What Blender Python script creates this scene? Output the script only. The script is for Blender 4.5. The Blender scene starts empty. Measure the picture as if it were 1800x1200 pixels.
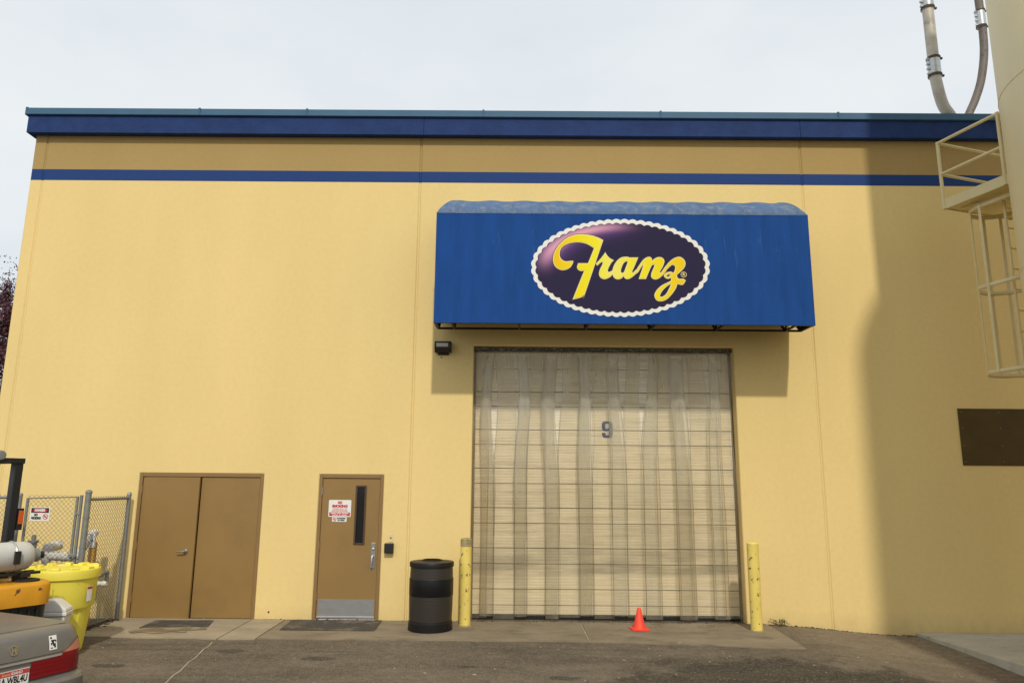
import bpy, bmesh, math, random
from mathutils import Vector, Matrix
random.seed(7)
sc = bpy.context.scene
COL = sc.collection
PI = math.pi

# ------------------------------------------------------------------ camera
cam_d = bpy.data.cameras.new('camera'); cam = bpy.data.objects.new('camera', cam_d); COL.objects.link(cam)
yaw, pit, rol = 0.00447, 0.19049, -0.00854
Rm = (Matrix.Rotation(yaw, 3, 'Z') @ Matrix.Rotation(pit, 3, 'X') @ Matrix.Rotation(rol, 3, 'Y'))
r0, r1, r2 = Rm.col[0], Rm.col[1], Rm.col[2]
M4 = Matrix.Identity(4)
for i in range(3):
    M4[i][0] = r0[i]; M4[i][1] = r2[i]; M4[i][2] = -r1[i]
M4[0][3], M4[1][3], M4[2][3] = -1.444, -11.729, 2.086
cam.matrix_world = M4
cam_d.sensor_width = 36; cam_d.lens = 1284.13 / 1800 * 36
cam_d.clip_start = 0.05; cam_d.clip_end = 2000
sc.camera = cam

# ------------------------------------------------------------------ light
SUN = Vector((0.12, -1.0, 0.96)).normalized()
sl = bpy.data.lights.new('sun', 'SUN'); so = bpy.data.objects.new('sun', sl); COL.objects.link(so)
sl.energy = 2.08; sl.angle = math.radians(1.9); sl.color = (1.0, 0.93, 0.80)
so.rotation_euler = SUN.to_track_quat('Z', 'Y').to_euler()
world = bpy.data.worlds.new('World'); sc.world = world; world.use_nodes = True
nt = world.node_tree; N = nt.nodes; L = nt.links; N.clear()
out = N.new('ShaderNodeOutputWorld'); bg = N.new('ShaderNodeBackground'); L.new(bg.outputs[0], out.inputs[0])
sky = N.new('ShaderNodeTexSky'); sky.sky_type = 'NISHITA'; sky.sun_disc = False
sky.sun_elevation = math.asin(SUN.z); sky.sun_rotation = math.atan2(SUN.x, SUN.y)
sky.dust_density = 3.0
tc = N.new('ShaderNodeTexCoord'); mp = N.new('ShaderNodeMapping'); mp.inputs['Scale'].default_value = (1, 1, 2.2)
L.new(tc.outputs['Generated'], mp.inputs[0])
nz = N.new('ShaderNodeTexNoise'); nz.inputs['Scale'].default_value = 2.6; nz.inputs['Detail'].default_value = 5; nz.inputs['Roughness'].default_value = .5
L.new(mp.outputs[0], nz.inputs['Vector'])
cr = N.new('ShaderNodeValToRGB'); L.new(nz.outputs['Fac'], cr.inputs[0])
cr.color_ramp.elements[0].position = .3; cr.color_ramp.elements[0].color = (.69, .745, .79, 1)
cr.color_ramp.elements[1].position = .7; cr.color_ramp.elements[1].color = (.81, .84, .855, 1)
vm = N.new('ShaderNodeVectorMath'); vm.operation = 'SCALE'; vm.inputs['Scale'].default_value = 10.4; L.new(cr.outputs[0], vm.inputs[0])
mx = N.new('ShaderNodeMixRGB'); mx.inputs[0].default_value = .94
L.new(sky.outputs[0], mx.inputs[1]); L.new(vm.outputs[0], mx.inputs[2]); L.new(mx.outputs[0], bg.inputs[0])
bg.inputs[1].default_value = 0.1
sc.view_settings.view_transform = 'Standard'; sc.view_settings.look = 'None'
sc.view_settings.exposure = 0.08; sc.view_settings.gamma = 1; sc.view_settings.use_curve_mapping = False
sc.render.engine = 'CYCLES'
sc.cycles.transparent_max_bounces = 24; sc.cycles.max_bounces = 10

# ------------------------------------------------------------------ materials
MATS = {}
def nodes(m): return m.node_tree.nodes, m.node_tree.links
def pmat(name, col, rough=.6, metal=0, var=.12, scale=4.0, bump=0.0, bscale=60, spec=.5, stretch=(1, 1, 1), dirt=None, dirt_scale=3.0, dirt_lo=.55, dirt_hi=.7, alpha=None):
    """Principled with noise variation in colour, roughness, fine relief and optional blotches of a second colour."""
    m = bpy.data.materials.new(name); m.use_nodes = True; n, l = nodes(m)
    b = n['Principled BSDF']; b.inputs['Roughness'].default_value = rough; b.inputs['Metallic'].default_value = metal
    b.inputs['Specular IOR Level'].default_value = spec
    t = n.new('ShaderNodeTexCoord'); mpn = n.new('ShaderNodeMapping'); mpn.inputs['Scale'].default_value = stretch
    l.new(t.outputs['Object'], mpn.inputs[0])
    a = n.new('ShaderNodeTexNoise'); a.inputs['Scale'].default_value = scale; a.inputs['Detail'].default_value = 6; a.inputs['Roughness'].default_value = .6
    l.new(mpn.outputs[0], a.inputs['Vector'])
    mr = n.new('ShaderNodeMapRange'); mr.inputs[1].default_value = .25; mr.inputs[2].default_value = .75
    mr.inputs[3].default_value = 1 - var; mr.inputs[4].default_value = 1 + var; l.new(a.outputs['Fac'], mr.inputs[0])
    v = n.new('ShaderNodeVectorMath'); v.operation = 'SCALE'; v.inputs[0].default_value = col; l.new(mr.outputs[0], v.inputs['Scale'])
    cur = v.outputs[0]
    if dirt is not None:
        d = n.new('ShaderNodeTexNoise'); d.inputs['Scale'].default_value = dirt_scale; d.inputs['Detail'].default_value = 8; d.inputs['Roughness'].default_value = .65
        l.new(mpn.outputs[0], d.inputs['Vector'])
        r = n.new('ShaderNodeMapRange'); r.inputs[1].default_value = dirt_lo; r.inputs[2].default_value = dirt_hi; l.new(d.outputs['Fac'], r.inputs[0])
        x = n.new('ShaderNodeMixRGB'); l.new(r.outputs[0], x.inputs[0]); l.new(cur, x.inputs[1]); x.inputs[2].default_value = (*dirt, 1); cur = x.outputs[0]
    l.new(cur, b.inputs['Base Color'])
    if bump:
        c = n.new('ShaderNodeTexNoise'); c.inputs['Scale'].default_value = bscale; c.inputs['Detail'].default_value = 3; l.new(t.outputs['Object'], c.inputs['Vector'])
        bp = n.new('ShaderNodeBump'); bp.inputs['Strength'].default_value = bump; bp.inputs['Distance'].default_value = .01
        l.new(c.outputs['Fac'], bp.inputs['Height']); l.new(bp.outputs[0], b.inputs['Normal'])
    m['out_col'] = 0
    MATS[name] = m
    return m
def s2l(*c): return tuple(((v / 255) / 12.92 if v / 255 <= .04045 else ((v / 255 + .055) / 1.055) ** 2.4) for v in c)

# wall paint: bands at fixed heights
def wall_material():
    m = bpy.data.materials.new('wall_paint'); m.use_nodes = True; n, l = nodes(m); b = n['Principled BSDF']
    b.inputs['Roughness'].default_value = .7; b.inputs['Specular IOR Level'].default_value = .12
    t = n.new('ShaderNodeTexCoord'); s = n.new('ShaderNodeSeparateXYZ'); l.new(t.outputs['Object'], s.inputs[0])
    def step(z):
        g_ = n.new('ShaderNodeMath'); g_.operation = 'GREATER_THAN'; l.new(s.outputs[2], g_.inputs[0]); g_.inputs[1].default_value = z; return g_.outputs[0]
    yel, blu, bro = (.800, .610, .265), (.022, .056, .190), (.410, .285, .112)
    x1 = n.new('ShaderNodeMixRGB'); l.new(step(7.094), x1.inputs[0]); x1.inputs[1].default_value = (*yel, 1); x1.inputs[2].default_value = (*blu, 1)
    x2 = n.new('ShaderNodeMixRGB'); l.new(step(7.294), x2.inputs[0]); l.new(x1.outputs[0], x2.inputs[1]); x2.inputs[2].default_value = (*bro, 1)
    # roller laps and slow fading of the paint
    mpn = n.new('ShaderNodeMapping'); mpn.inputs['Scale'].default_value = (1.0, 1.0, .35); l.new(t.outputs['Object'], mpn.inputs[0])
    a = n.new('ShaderNodeTexNoise'); a.inputs['Scale'].default_value = .9; a.inputs['Detail'].default_value = 7; a.inputs['Roughness'].default_value = .55; l.new(mpn.outputs[0], a.inputs['Vector'])
    mr = n.new('ShaderNodeMapRange'); mr.inputs[1].default_value = .3; mr.inputs[2].default_value = .7; mr.inputs[3].default_value = .965; mr.inputs[4].default_value = 1.03; l.new(a.outputs['Fac'], mr.inputs[0])
    a2 = n.new('ShaderNodeTexNoise'); a2.inputs['Scale'].default_value = 14; a2.inputs['Detail'].default_value = 5; l.new(t.outputs['Object'], a2.inputs['Vector'])
    mr2 = n.new('ShaderNodeMapRange'); mr2.inputs[1].default_value = .3; mr2.inputs[2].default_value = .7; mr2.inputs[3].default_value = .975; mr2.inputs[4].default_value = 1.02; l.new(a2.outputs['Fac'], mr2.inputs[0])
    mu = n.new('ShaderNodeMath'); mu.operation = 'MULTIPLY'; l.new(mr.outputs[0], mu.inputs[0]); l.new(mr2.outputs[0], mu.inputs[1])
    # splash-back dust on the lowest hand's breadth
    zz = n.new('ShaderNodeMapRange'); zz.inputs[1].default_value = -.1; zz.inputs[2].default_value = .22; zz.inputs[3].default_value = .55; zz.inputs[4].default_value = 0; l.new(s.outputs[2], zz.inputs[0])
    dn = n.new('ShaderNodeTexNoise'); dn.inputs['Scale'].default_value = 5; dn.inputs['Detail'].default_value = 6; l.new(t.outputs['Object'], dn.inputs['Vector'])
    dm = n.new('ShaderNodeMath'); dm.operation = 'MULTIPLY'; l.new(zz.outputs[0], dm.inputs[0]); l.new(dn.outputs['Fac'], dm.inputs[1])
    v = n.new('ShaderNodeVectorMath'); v.operation = 'SCALE'; l.new(x2.outputs[0], v.inputs[0]); l.new(mu.outputs[0], v.inputs['Scale'])
    x3 = n.new('ShaderNodeMixRGB'); l.new(dm.outputs[0], x3.inputs[0]); l.new(v.outputs[0], x3.inputs[1]); x3.inputs[2].default_value = (.32, .24, .13, 1)
    l.new(x3.outputs[0], b.inputs['Base Color'])
    bn = n.new('ShaderNodeTexNoise'); bn.inputs['Scale'].default_value = 3.0; bn.inputs['Detail'].default_value = 9; bn.inputs['Roughness'].default_value = .62; l.new(t.outputs['Object'], bn.inputs['Vector'])
    bp = n.new('ShaderNodeBump'); bp.inputs['Strength'].default_value = .09; bp.inputs['Distance'].default_value = .02; l.new(bn.outputs['Fac'], bp.inputs['Height']); l.new(bp.outputs[0], b.inputs['Normal'])
    return m
M_wall = wall_material()

def asphalt_material():
    m = bpy.data.materials.new('asphalt'); m.use_nodes = True; n, l = nodes(m); b = n['Principled BSDF']
    b.inputs['Roughness'].default_value = .9; b.inputs['Specular IOR Level'].default_value = .25
    t = n.new('ShaderNodeTexCoord'); s = n.new('ShaderNodeSeparateXYZ'); l.new(t.outputs['Object'], s.inputs[0])
    def noise(sc_, det=6, ro=.6, vec=None):
        a = n.new('ShaderNodeTexNoise'); a.inputs['Scale'].default_value = sc_; a.inputs['Detail'].default_value = det; a.inputs['Roughness'].default_value = ro
        l.new(vec if vec else t.outputs['Object'], a.inputs['Vector']); return a.outputs['Fac']
    def rng(x, a, b_, c, d):
        r = n.new('ShaderNodeMapRange'); l.new(x, r.inputs[0]); r.inputs[1].default_value = a; r.inputs[2].default_value = b_; r.inputs[3].default_value = c; r.inputs[4].default_value = d; return r.outputs[0]
    def math_(op, a, b_):
        q = n.new('ShaderNodeMath'); q.operation = op
        for i, w in enumerate((a, b_)):
            if isinstance(w, (int, float)): q.inputs[i].default_value = w
            else: l.new(w, q.inputs[i])
        return q.outputs[0]
    def mix(f, a, b_):
        x = n.new('ShaderNodeMixRGB')
        l.new(f, x.inputs[0])
        for i, w in ((1, a), (2, b_)):
            if isinstance(w, tuple): x.inputs[i].default_value = (*w, 1)
            else: l.new(w, x.inputs[i])
        return x.outputs[0]
    mp_ = n.new('ShaderNodeMapping'); mp_.inputs['Scale'].default_value = (.45, 1.3, 1); l.new(t.outputs['Object'], mp_.inputs[0])
    c = mix(rng(noise(.9, 8, .65, mp_.outputs[0]), .35, .65, 0, 1), (.108, .086, .061), (.200, .161, .114))
    c = mix(rng(noise(2.6, 8, .7, mp_.outputs[0]), .5, .68, 0, .7), c, (.215, .175, .125))
    c = mix(rng(noise(1.7, 7, .7), .58, .70, 0, .75), c, (.072, .058, .043))
    # paler ground between the apron and the silo pad
    px = math_('MULTIPLY', rng(s.outputs[0], 2.3, 3.2, 0, 1), rng(s.outputs[1], -2.6, -1.3, 0, 1))
    c = mix(math_('MULTIPLY', px, rng(noise(1.3, 7, .65, mp_.outputs[0]), .3, .6, .25, 1)), c, (.27, .215, .145))
    # irregular darker lobe in the yard
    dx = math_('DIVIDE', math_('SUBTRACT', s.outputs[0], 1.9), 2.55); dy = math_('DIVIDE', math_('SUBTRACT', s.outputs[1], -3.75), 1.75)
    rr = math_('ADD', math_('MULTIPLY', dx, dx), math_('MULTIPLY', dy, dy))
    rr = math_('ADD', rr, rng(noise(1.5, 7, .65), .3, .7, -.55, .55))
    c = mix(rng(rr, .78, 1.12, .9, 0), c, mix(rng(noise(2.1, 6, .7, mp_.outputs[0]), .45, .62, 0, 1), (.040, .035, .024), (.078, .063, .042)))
    # drips
    for (cx, cy, rx, ry) in ((-3.85, -2.22, .22, .09), (-5.0, -1.92, .2, .09), (-.9, -2.9, .18, .07), (-2.0, -2.5, .12, .05), (-6.2, -2.6, .25, .08)):
        ex = math_('DIVIDE', math_('SUBTRACT', s.outputs[0], cx), rx); ey = math_('DIVIDE', math_('SUBTRACT', s.outputs[1], cy), ry)
        e = math_('ADD', math_('ADD', math_('MULTIPLY', ex, ex), math_('MULTIPLY', ey, ey)), rng(noise(4, 7, .7), .3, .7, -.95, .95))
        c = mix(rng(e, .7, 1.2, .7, 0), c, (.035, .033, .026))
    # mid-size mottling and scuffed tyre paths
    c = mix(rng(noise(9, 6, .75), .38, .62, .34, 0), c, (.050, .040, .029)); c = mix(rng(noise(15, 6, .75), .54, .68, 0, .42), c, (.26, .215, .155))
    tw = n.new('ShaderNodeMapping'); tw.inputs['Scale'].default_value = (.16, 3.2, 1); tw.inputs['Rotation'].default_value = (0, 0, .12); l.new(t.outputs['Object'], tw.inputs[0])
    c = mix(rng(noise(1.1, 5, .6, tw.outputs[0]), .56, .66, 0, .45), c, (.062, .050, .037))
    # stone flecks
    vo = n.new('ShaderNodeTexVoronoi'); vo.inputs['Scale'].default_value = 85; l.new(t.outputs['Object'], vo.inputs['Vector'])
    sp = n.new('ShaderNodeSeparateColor'); l.new(vo.outputs['Color'], sp.inputs[0])
    c = mix(rng(sp.outputs[0], .78, .95, 0, .55), c, (.27, .235, .185))
    c = mix(rng(sp.outputs[1], .80, .95, 0, .55), c, (.045, .040, .035))
    l.new(c, b.inputs['Base Color'])
    bp = n.new('ShaderNodeBump'); bp.inputs['Strength'].default_value = .6; bp.inputs['Distance'].default_value = .012
    l.new(math_('ADD', noise(70, 4, .7), math_('MULTIPLY', noise(5, 5, .6), 1.5)), bp.inputs['Height']); l.new(bp.outputs[0], b.inputs['Normal'])
    return m
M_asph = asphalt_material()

def concrete_material(name, c0, c1, stain, smin=.52, smax=.7):
    m = bpy.data.materials.new(name); m.use_nodes = True; n, l = nodes(m); b = n['Principled BSDF']
    b.inputs['Roughness'].default_value = .85; b.inputs['Specular IOR Level'].default_value = .3
    t = n.new('ShaderNodeTexCoord'); mp_ = n.new('ShaderNodeMapping'); mp_.inputs['Scale'].default_value = (.8, 1.6, 1); l.new(t.outputs['Object'], mp_.inputs[0])
    def noise(sc_, det, ro): 
        a = n.new('ShaderNodeTexNoise'); a.inputs['Scale'].default_value = sc_; a.inputs['Detail'].default_value = det; a.inputs['Roughness'].default_value = ro; l.new(mp_.outputs[0], a.inputs['Vector']); return a.outputs['Fac']
    def rng(x, a, b_, c, d):
        r = n.new('ShaderNodeMapRange'); l.new(x, r.inputs[0]); r.inputs[1].default_value = a; r.inputs[2].default_value = b_; r.inputs[3].default_value = c; r.inputs[4].default_value = d; return r.outputs[0]
    x = n.new('ShaderNodeMixRGB'); l.new(rng(noise(1.4, 8, .65), .35, .65, 0, 1), x.inputs[0]); x.inputs[1].default_value = (*c0, 1); x.inputs[2].default_value = (*c1, 1)
    y = n.new('ShaderNodeMixRGB'); l.new(rng(noise(2.3, 9, .7), smin, smax, 0, .8), y.inputs[0]); l.new(x.outputs[0], y.inputs[1]); y.inputs[2].default_value = (*stain, 1)
    z = n.new('ShaderNodeMixRGB'); z.blend_type = 'MULTIPLY'; z.inputs[0].default_value = .5; l.new(y.outputs[0], z.inputs[1]); l.new(rng(noise(60, 3, .7), .3, .7, .7, 1.2), z.inputs[2])
    l.new(z.outputs[0], b.inputs['Base Color'])
    bp = n.new('ShaderNodeBump'); bp.inputs['Strength'].default_value = .35; bp.inputs['Distance'].default_value = .008; l.new(noise(55, 5, .7), bp.inputs['Height']); l.new(bp.outputs[0], b.inputs['Normal'])
    return m
M_conc = concrete_material('apron_concrete', (.20, .16, .108), (.29, .237, .162), (.105, .082, .056))
M_conc_pale = concrete_material('pale_concrete', (.29, .24, .165), (.39, .325, .23), (.15, .115, .075), .58, .74)
M_pad = concrete_material('pad_concrete', (.40, .385, .315), (.50, .48, .40), (.30, .27, .19), .56, .74)

M_door = pmat('door_brown', (.280, .168, .052), .5, var=.06, scale=1.2, dirt=(.23, .14, .046), dirt_scale=1.5, dirt_lo=.5, dirt_hi=.8, bump=.04, bscale=30)
M_frame = pmat('frame_brown', (.250, .150, .055), .5, var=.05)
M_steel = pmat('brushed_steel', (.42, .40, .37), .38, .85, var=.12, scale=8)
M_kick = pmat('kick_plate_steel', (.30, .295, .29), .45, .35, var=.10, scale=6, stretch=(1, 1, 3))
M_alu = pmat('aluminium', (.55, .54, .52), .35, .7)
M_fascia = pmat('fascia_blue', (.016, .040, .140), .75, spec=.2, var=.22, scale=5, bump=.5, bscale=25)
M_cap = pmat('cap_blue_metal', (.045, .115, .20), .6, 0, var=.10, scale=2, spec=.25)
M_roof = pmat('roof_membrane', (.4, .4, .38), .8)
M_awn = pmat('awning_blue', (.014, .068, .262), .85, spec=.12, var=.16, scale=2.2, stretch=(3, 1, .5), bump=.15, bscale=40, dirt=(.06, .15, .33), dirt_scale=3, dirt_lo=.60, dirt_hi=.85)
M_awntop = pmat('awning_blue_faded', (.070, .135, .27), .7, var=.2, scale=5, bump=.2, bscale=50, dirt=(.20, .23, .26), dirt_scale=9, dirt_lo=.48, dirt_hi=.72)
M_dark = pmat('dark_bronze_metal', (.030, .024, .018), .5, .3)
M_black = pmat('black_paint', (.012, .012, .013), .4)
M_rubber = pmat('black_rubber', (.015, .014, .013), .8)
M_white = pmat('white_print', (.80, .79, .75), .5, var=.03)
M_red = pmat('red_print', (.55, .025, .035), .5, var=.05)
M_ink = pmat('black_ink', (.012, .012, .014), .5)
M_bluenum = pmat('number_blue', (.018, .042, .17), .5)
M_rolldoor = pmat('door_cream', (.84, .77, .62), .5, var=.10, scale=3, stretch=(.5, 1, 6), dirt=(.55, .48, .35), dirt_scale=2.5, dirt_lo=.52, dirt_hi=.8)
def add_band(m):
    n, l = nodes(m); b = n['Principled BSDF']; src = b.inputs['Base Color'].links[0].from_socket
    t = n.new('ShaderNodeTexCoord'); s = n.new('ShaderNodeSeparateXYZ'); l.new(t.outputs['Object'], s.inputs[0])
    mp_ = n.new('ShaderNodeMapping'); mp_.inputs['Scale'].default_value = (.6, 1, 5); l.new(t.outputs['Object'], mp_.inputs[0])
    a = n.new('ShaderNodeTexNoise'); a.inputs['Scale'].default_value = 2.2; a.inputs['Detail'].default_value = 8; l.new(mp_.outputs[0], a.inputs['Vector'])
    c = n.new('ShaderNodeValToRGB'); e = c.color_ramp.elements; e[0].position = .15; e[0].color = (.08, .08, .08, 1); e[1].position = .17; e[1].color = (1, 1, 1, 1)
    for p, v in ((.22, .8), (.27, .45), (.45, .3), (.6, .15), (.8, 0)): k = e.new(p); k.color = (v, v, v, 1)
    d = n.new('ShaderNodeMath'); d.operation = 'DIVIDE'; d.inputs[1].default_value = 4.2; l.new(s.outputs[2], d.inputs[0]); l.new(d.outputs[0], c.inputs[0])
    r = n.new('ShaderNodeMapRange'); r.inputs[1].default_value = .32; r.inputs[2].default_value = .62; r.inputs[3].default_value = .25; r.inputs[4].default_value = .9; l.new(a.outputs['Fac'], r.inputs[0])
    q = n.new('ShaderNodeMath'); q.operation = 'MULTIPLY'; l.new(c.outputs[0], q.inputs[0]); l.new(r.outputs[0], q.inputs[1])
    x = n.new('ShaderNodeMixRGB'); l.new(q.outputs[0], x.inputs[0]); l.new(src, x.inputs[1]); x.inputs[2].default_value = (.36, .33, .25, 1); l.new(x.outputs[0], b.inputs['Base Color'])
add_band(M_rolldoor)
M_gap = pmat('door_gap_dark', (.075, .060, .040), .8)
M_railtan = pmat('guide_tan', (.20, .155, .09), .6, .2)
M_jamb = pmat('jamb_yellow', (.66, .45, .15), .6, var=.08)
M_boll = pmat('bollard_yellow', (.80, .62, .15), .5, var=.10, scale=6, bump=.1, bscale=40, dirt=(.06, .04, .03), dirt_scale=22, dirt_lo=.613, dirt_hi=.635, stretch=(1, 1, .6))
M_rust = pmat('rusty_cap', (.34, .27, .13), .75, var=.3, scale=15, dirt=(.12, .07, .04), dirt_scale=10)
M_cone = pmat('cone_orange', (.88, .060, .025), .55, var=.06)
M_bin = pmat('bin_black', (.011, .010, .010), .45, 0, spec=.25, var=.2, scale=20)
M_galv = pmat('galvanised_steel', (.27, .28, .27), .5, .5, var=.18, scale=12)
M_wire = pmat('fence_wire', (.22, .22, .20), .55, .5)
M_lag = pmat('white_lagging', (.66, .64, .59), .7, var=.15, scale=10, bump=.5, bscale=30)
M_drum = pmat('drum_yellow', (.83, .72, .085), .45, var=.06, scale=3, dirt=(.40, .33, .07), dirt_scale=4, dirt_lo=.60, dirt_hi=.85)
M_whiteplastic = pmat('white_plastic', (.70, .69, .65), .5, var=.06)
M_orange = pmat('machine_orange', (.66, .30, .012), .45, var=.1, scale=5, dirt=(.10, .05, .03), dirt_scale=9, dirt_lo=.61, dirt_hi=.64, bump=.08)
M_tank = pmat('tank_white', (.54, .53, .49), .5, var=.08, dirt=(.35, .30, .24), dirt_scale=6, dirt_lo=.58, dirt_hi=.75)
M_amber = pmat('amber_lens', (.6, .10, .015), .25)
M_carpaint = pmat('car_paint_grey', (.185, .176, .162), .38, .25, var=.10, scale=3, dirt=(.24, .215, .175), dirt_scale=4, dirt_lo=.45, dirt_hi=.85)
M_lens = pmat('red_lens', (.22, .006, .010), .18, var=.1)
M_lensrib = pmat('lens_rib_red', (.20, .005, .007), .25)
M_lensclear = pmat('amber_clear_lens', (.48, .17, .10), .2)
M_chrome = pmat('chrome', (.75, .74, .72), .15, 1.0, var=.03)
M_trim = pmat('satin_trim', (.42, .40, .36), .35, .4)
M_tyre = pmat('tyre_rubber', (.02, .02, .02), .85)
M_glass = pmat('dark_glass', (.010, .011, .013), .06, 0, var=.02, spec=.6)
M_mat = pmat('doormat_rubber', (.060, .052, .042), .9, var=.3, scale=20, bump=.6, bscale=60, dirt=(.20, .165, .115), dirt_scale=3, dirt_lo=.5, dirt_hi=.72)
M_silo = pmat('silo_cream', (.71, .61, .35), .5, var=.05, scale=1.5, stretch=(1, 1, .2), bump=.03, bscale=8)
M_rail = pmat('rail_cream', (.70, .60, .33), .5, var=.06)
M_plate = pmat('brown_plate', (.085, .056, .014), .6, spec=.2, var=.15, scale=3)
M_pipe = pmat('grey_pipe', (.50, .455, .38), .5, .1, var=.12, scale=6, dirt=(.22, .19, .16), dirt_scale=5, dirt_lo=.5, dirt_hi=.75)
M_pipedark = pmat('grey_pipe_shaded', (.150, .122, .100), .6, 0, var=.15, scale=6, dirt=(.07, .055, .045), dirt_scale=7, dirt_lo=.55, dirt_hi=.65)  # pipe colour darkened to carry the shade on the right limb
M_coup = pmat('coupling_zinc', (.50, .52, .52), .35, .7, var=.15, scale=12)
M_band = pmat('rusty_band', (.10, .065, .045), .7, .3)
M_leafp = pmat('plum_leaf', (.065, .016, .028), .6, var=.5, scale=2)
M_leafp2 = pmat('plum_leaf_light', (.12, .035, .042), .6, var=.4, scale=2)
M_bark = pmat('bark', (.06, .045, .035), .9, bump=.6, bscale=20)
M_green = pmat('weed_green', (.10, .12, .03), .7, var=.4, scale=20)
M_litter = pmat('litter', (.33, .27, .18), .8, var=.9, scale=40)
M_sealant = pmat('joint_sealant', (.62, .43, .15), .7, var=.1)
M_darkjoint = pmat('joint_dirt', (.07, .055, .04), .95, var=.4, scale=8)
M_palejoint = pmat('joint_pale', (.34, .29, .21), .9, var=.4, scale=8)
M_field = None

# ------------------------------------------------------------------ mesh helpers
ORIG = {}
class MB:
    def __init__(s): s.v = []; s.f = []; s.uv = {}
    def box(s, x0, x1, y0, y1, z0, z1):
        b = len(s.v)
        for z in (z0, z1):
            for (x, y) in ((x0, y0), (x1, y0), (x1, y1), (x0, y1)): s.v.append((x, y, z))
        for q in ((0, 3, 2, 1), (4, 5, 6, 7), (0, 1, 5, 4), (1, 2, 6, 5), (2, 3, 7, 6), (3, 0, 4, 7)): s.f.append(tuple(b + i for i in q))
        return s
    def poly(s, pts):
        b = len(s.v); s.v += [tuple(p) for p in pts]; s.f.append(tuple(range(b, b + len(pts)))); return s
    def prism(s, pts, d):
        """polygon pts (3d) swept by vector d"""
        b = len(s.v); n = len(pts); d = Vector(d)
        s.v += [tuple(p) for p in pts] + [tuple(Vector(p) + d) for p in pts]
        s.f.append(tuple(range(b + n - 1, b - 1, -1))); s.f.append(tuple(range(b + n, b + 2 * n)))
        for i in range(n):
            j = (i + 1) % n; s.f.append((b + i, b + j, b + n + j, b + n + i))
        return s
    def tube(s, pts, r, n=10, caps=True, flat=None):
        """round tube through pts; flat=(a,b) gives a rectangular bar a wide, b deep"""
        P = [Vector(p) for p in pts]; b = len(s.v); k = len(P); up = None
        for i, p in enumerate(P):
            t = (P[min(i + 1, k - 1)] - P[max(i - 1, 0)]).normalized()
            if up is None:
                a = Vector((0, 0, 1)) if abs(t.z) < .9 else Vector((1, 0, 0)); u = t.cross(a).normalized()
            else: u = (up - t * up.dot(t)).normalized()
            up = u; w = t.cross(u); rr = r[i] if isinstance(r, (list, tuple)) else r
            for j in range(n):
                an = 2 * PI * (j + (.5 if n == 4 else 0)) / n
                s.v.append(tuple(p + u * (rr * math.cos(an)) + w * (rr * math.sin(an))))
        for i in range(k - 1):
            for j in range(n):
                j2 = (j + 1) % n; s.f.append((b + i * n + j, b + i * n + j2, b + (i + 1) * n + j2, b + (i + 1) * n + j))
        if caps: s.f.append(tuple(b + j for j in range(n - 1, -1, -1))); s.f.append(tuple(b + (k - 1) * n + j for j in range(n)))
        return s
    def lathe(s, prof, n=32, c=(0, 0, 0), M=None, rad=None):
        """profile [(r,z)] about z at c; M optional 3x3 turning the axis; rad(angle,z)->radius factor"""
        b = len(s.v); c = Vector(c)
        for (r, z) in prof:
            for j in range(n):
                an = 2 * PI * j / n; k = rad(an, z) if rad else 1
                p = Vector((r * k * math.cos(an), r * k * math.sin(an), z))
                if M: p = M @ p
                s.v.append(tuple(c + p))
        for i in range(len(prof) - 1):
            for j in range(n):
                j2 = (j + 1) % n; s.f.append((b + i * n + j, b + i * n + j2, b + (i + 1) * n + j2, b + (i + 1) * n + j))
        if prof[0][0] > 1e-6: s.f.append(tuple(b + j for j in range(n - 1, -1, -1)))
        if prof[-1][0] > 1e-6: s.f.append(tuple(b + (len(prof) - 1) * n + j for j in range(n)))
        return s
    def grid(s, fn, nu, nv, flip=False):
        b = len(s.v)
        for i in range(nu + 1):
            for j in range(nv + 1): s.v.append(tuple(fn(i / nu, j / nv)))
        for i in range(nu):
            for j in range(nv):
                q = (b + i * (nv + 1) + j, b + (i + 1) * (nv + 1) + j, b + (i + 1) * (nv + 1) + j + 1, b + i * (nv + 1) + j + 1)
                s.f.append(q[::-1] if flip else q)
        return s
    def build(s, name, mat, parent=None, smooth=None, bevel=0, solid=0, seg=2, fix=True):
        o_ = ORIG.get(parent, Vector((0, 0, 0))) if parent else Vector((0, 0, 0))
        me = bpy.data.meshes.new(name)
        me.from_pydata([(v[0] - o_.x, v[1] - o_.y, v[2] - o_.z) for v in s.v], [], s.f)
        if fix:
            bm = bmesh.new(); bm.from_mesh(me); bmesh.ops.remove_doubles(bm, verts=bm.verts, dist=1e-5); bmesh.ops.recalc_face_normals(bm, faces=bm.faces); bm.to_mesh(me); bm.free()
        if smooth:
            me.polygons.foreach_set('use_smooth', [True] * len(me.polygons)); me.set_sharp_from_angle(angle=math.radians(smooth))
        me.update(); me.materials.append(mat)
        ob = bpy.data.objects.new(name, me); COL.objects.link(ob)
        if parent: ob.parent = parent; ORIG[ob] = o_
        if solid:
            md = ob.modifiers.new('thickness', 'SOLIDIFY'); md.thickness = solid; md.offset = 0
        if bevel:
            md = ob.modifiers.new('bevel', 'BEVEL'); md.width = bevel; md.segments = seg; md.limit_method = 'ANGLE'; md.angle_limit = math.radians(40)
        return ob
def tag(o, label, cat, group=None, kind=None):
    if label: o['label'] = label
    if cat: o['category'] = cat
    if group: o['group'] = group
    if kind: o['kind'] = kind
    return o
def thing(name, label, cat, loc=(0, 0, 0), rotz=0, group=None, local=False):
    o = bpy.data.objects.new(name, None); COL.objects.link(o); o.location = loc; o.rotation_euler = (0, 0, rotz)
    o.empty_display_size = .2; ORIG[o] = Vector((0, 0, 0)) if local else Vector(loc)
    return tag(o, label, cat, group)
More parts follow.
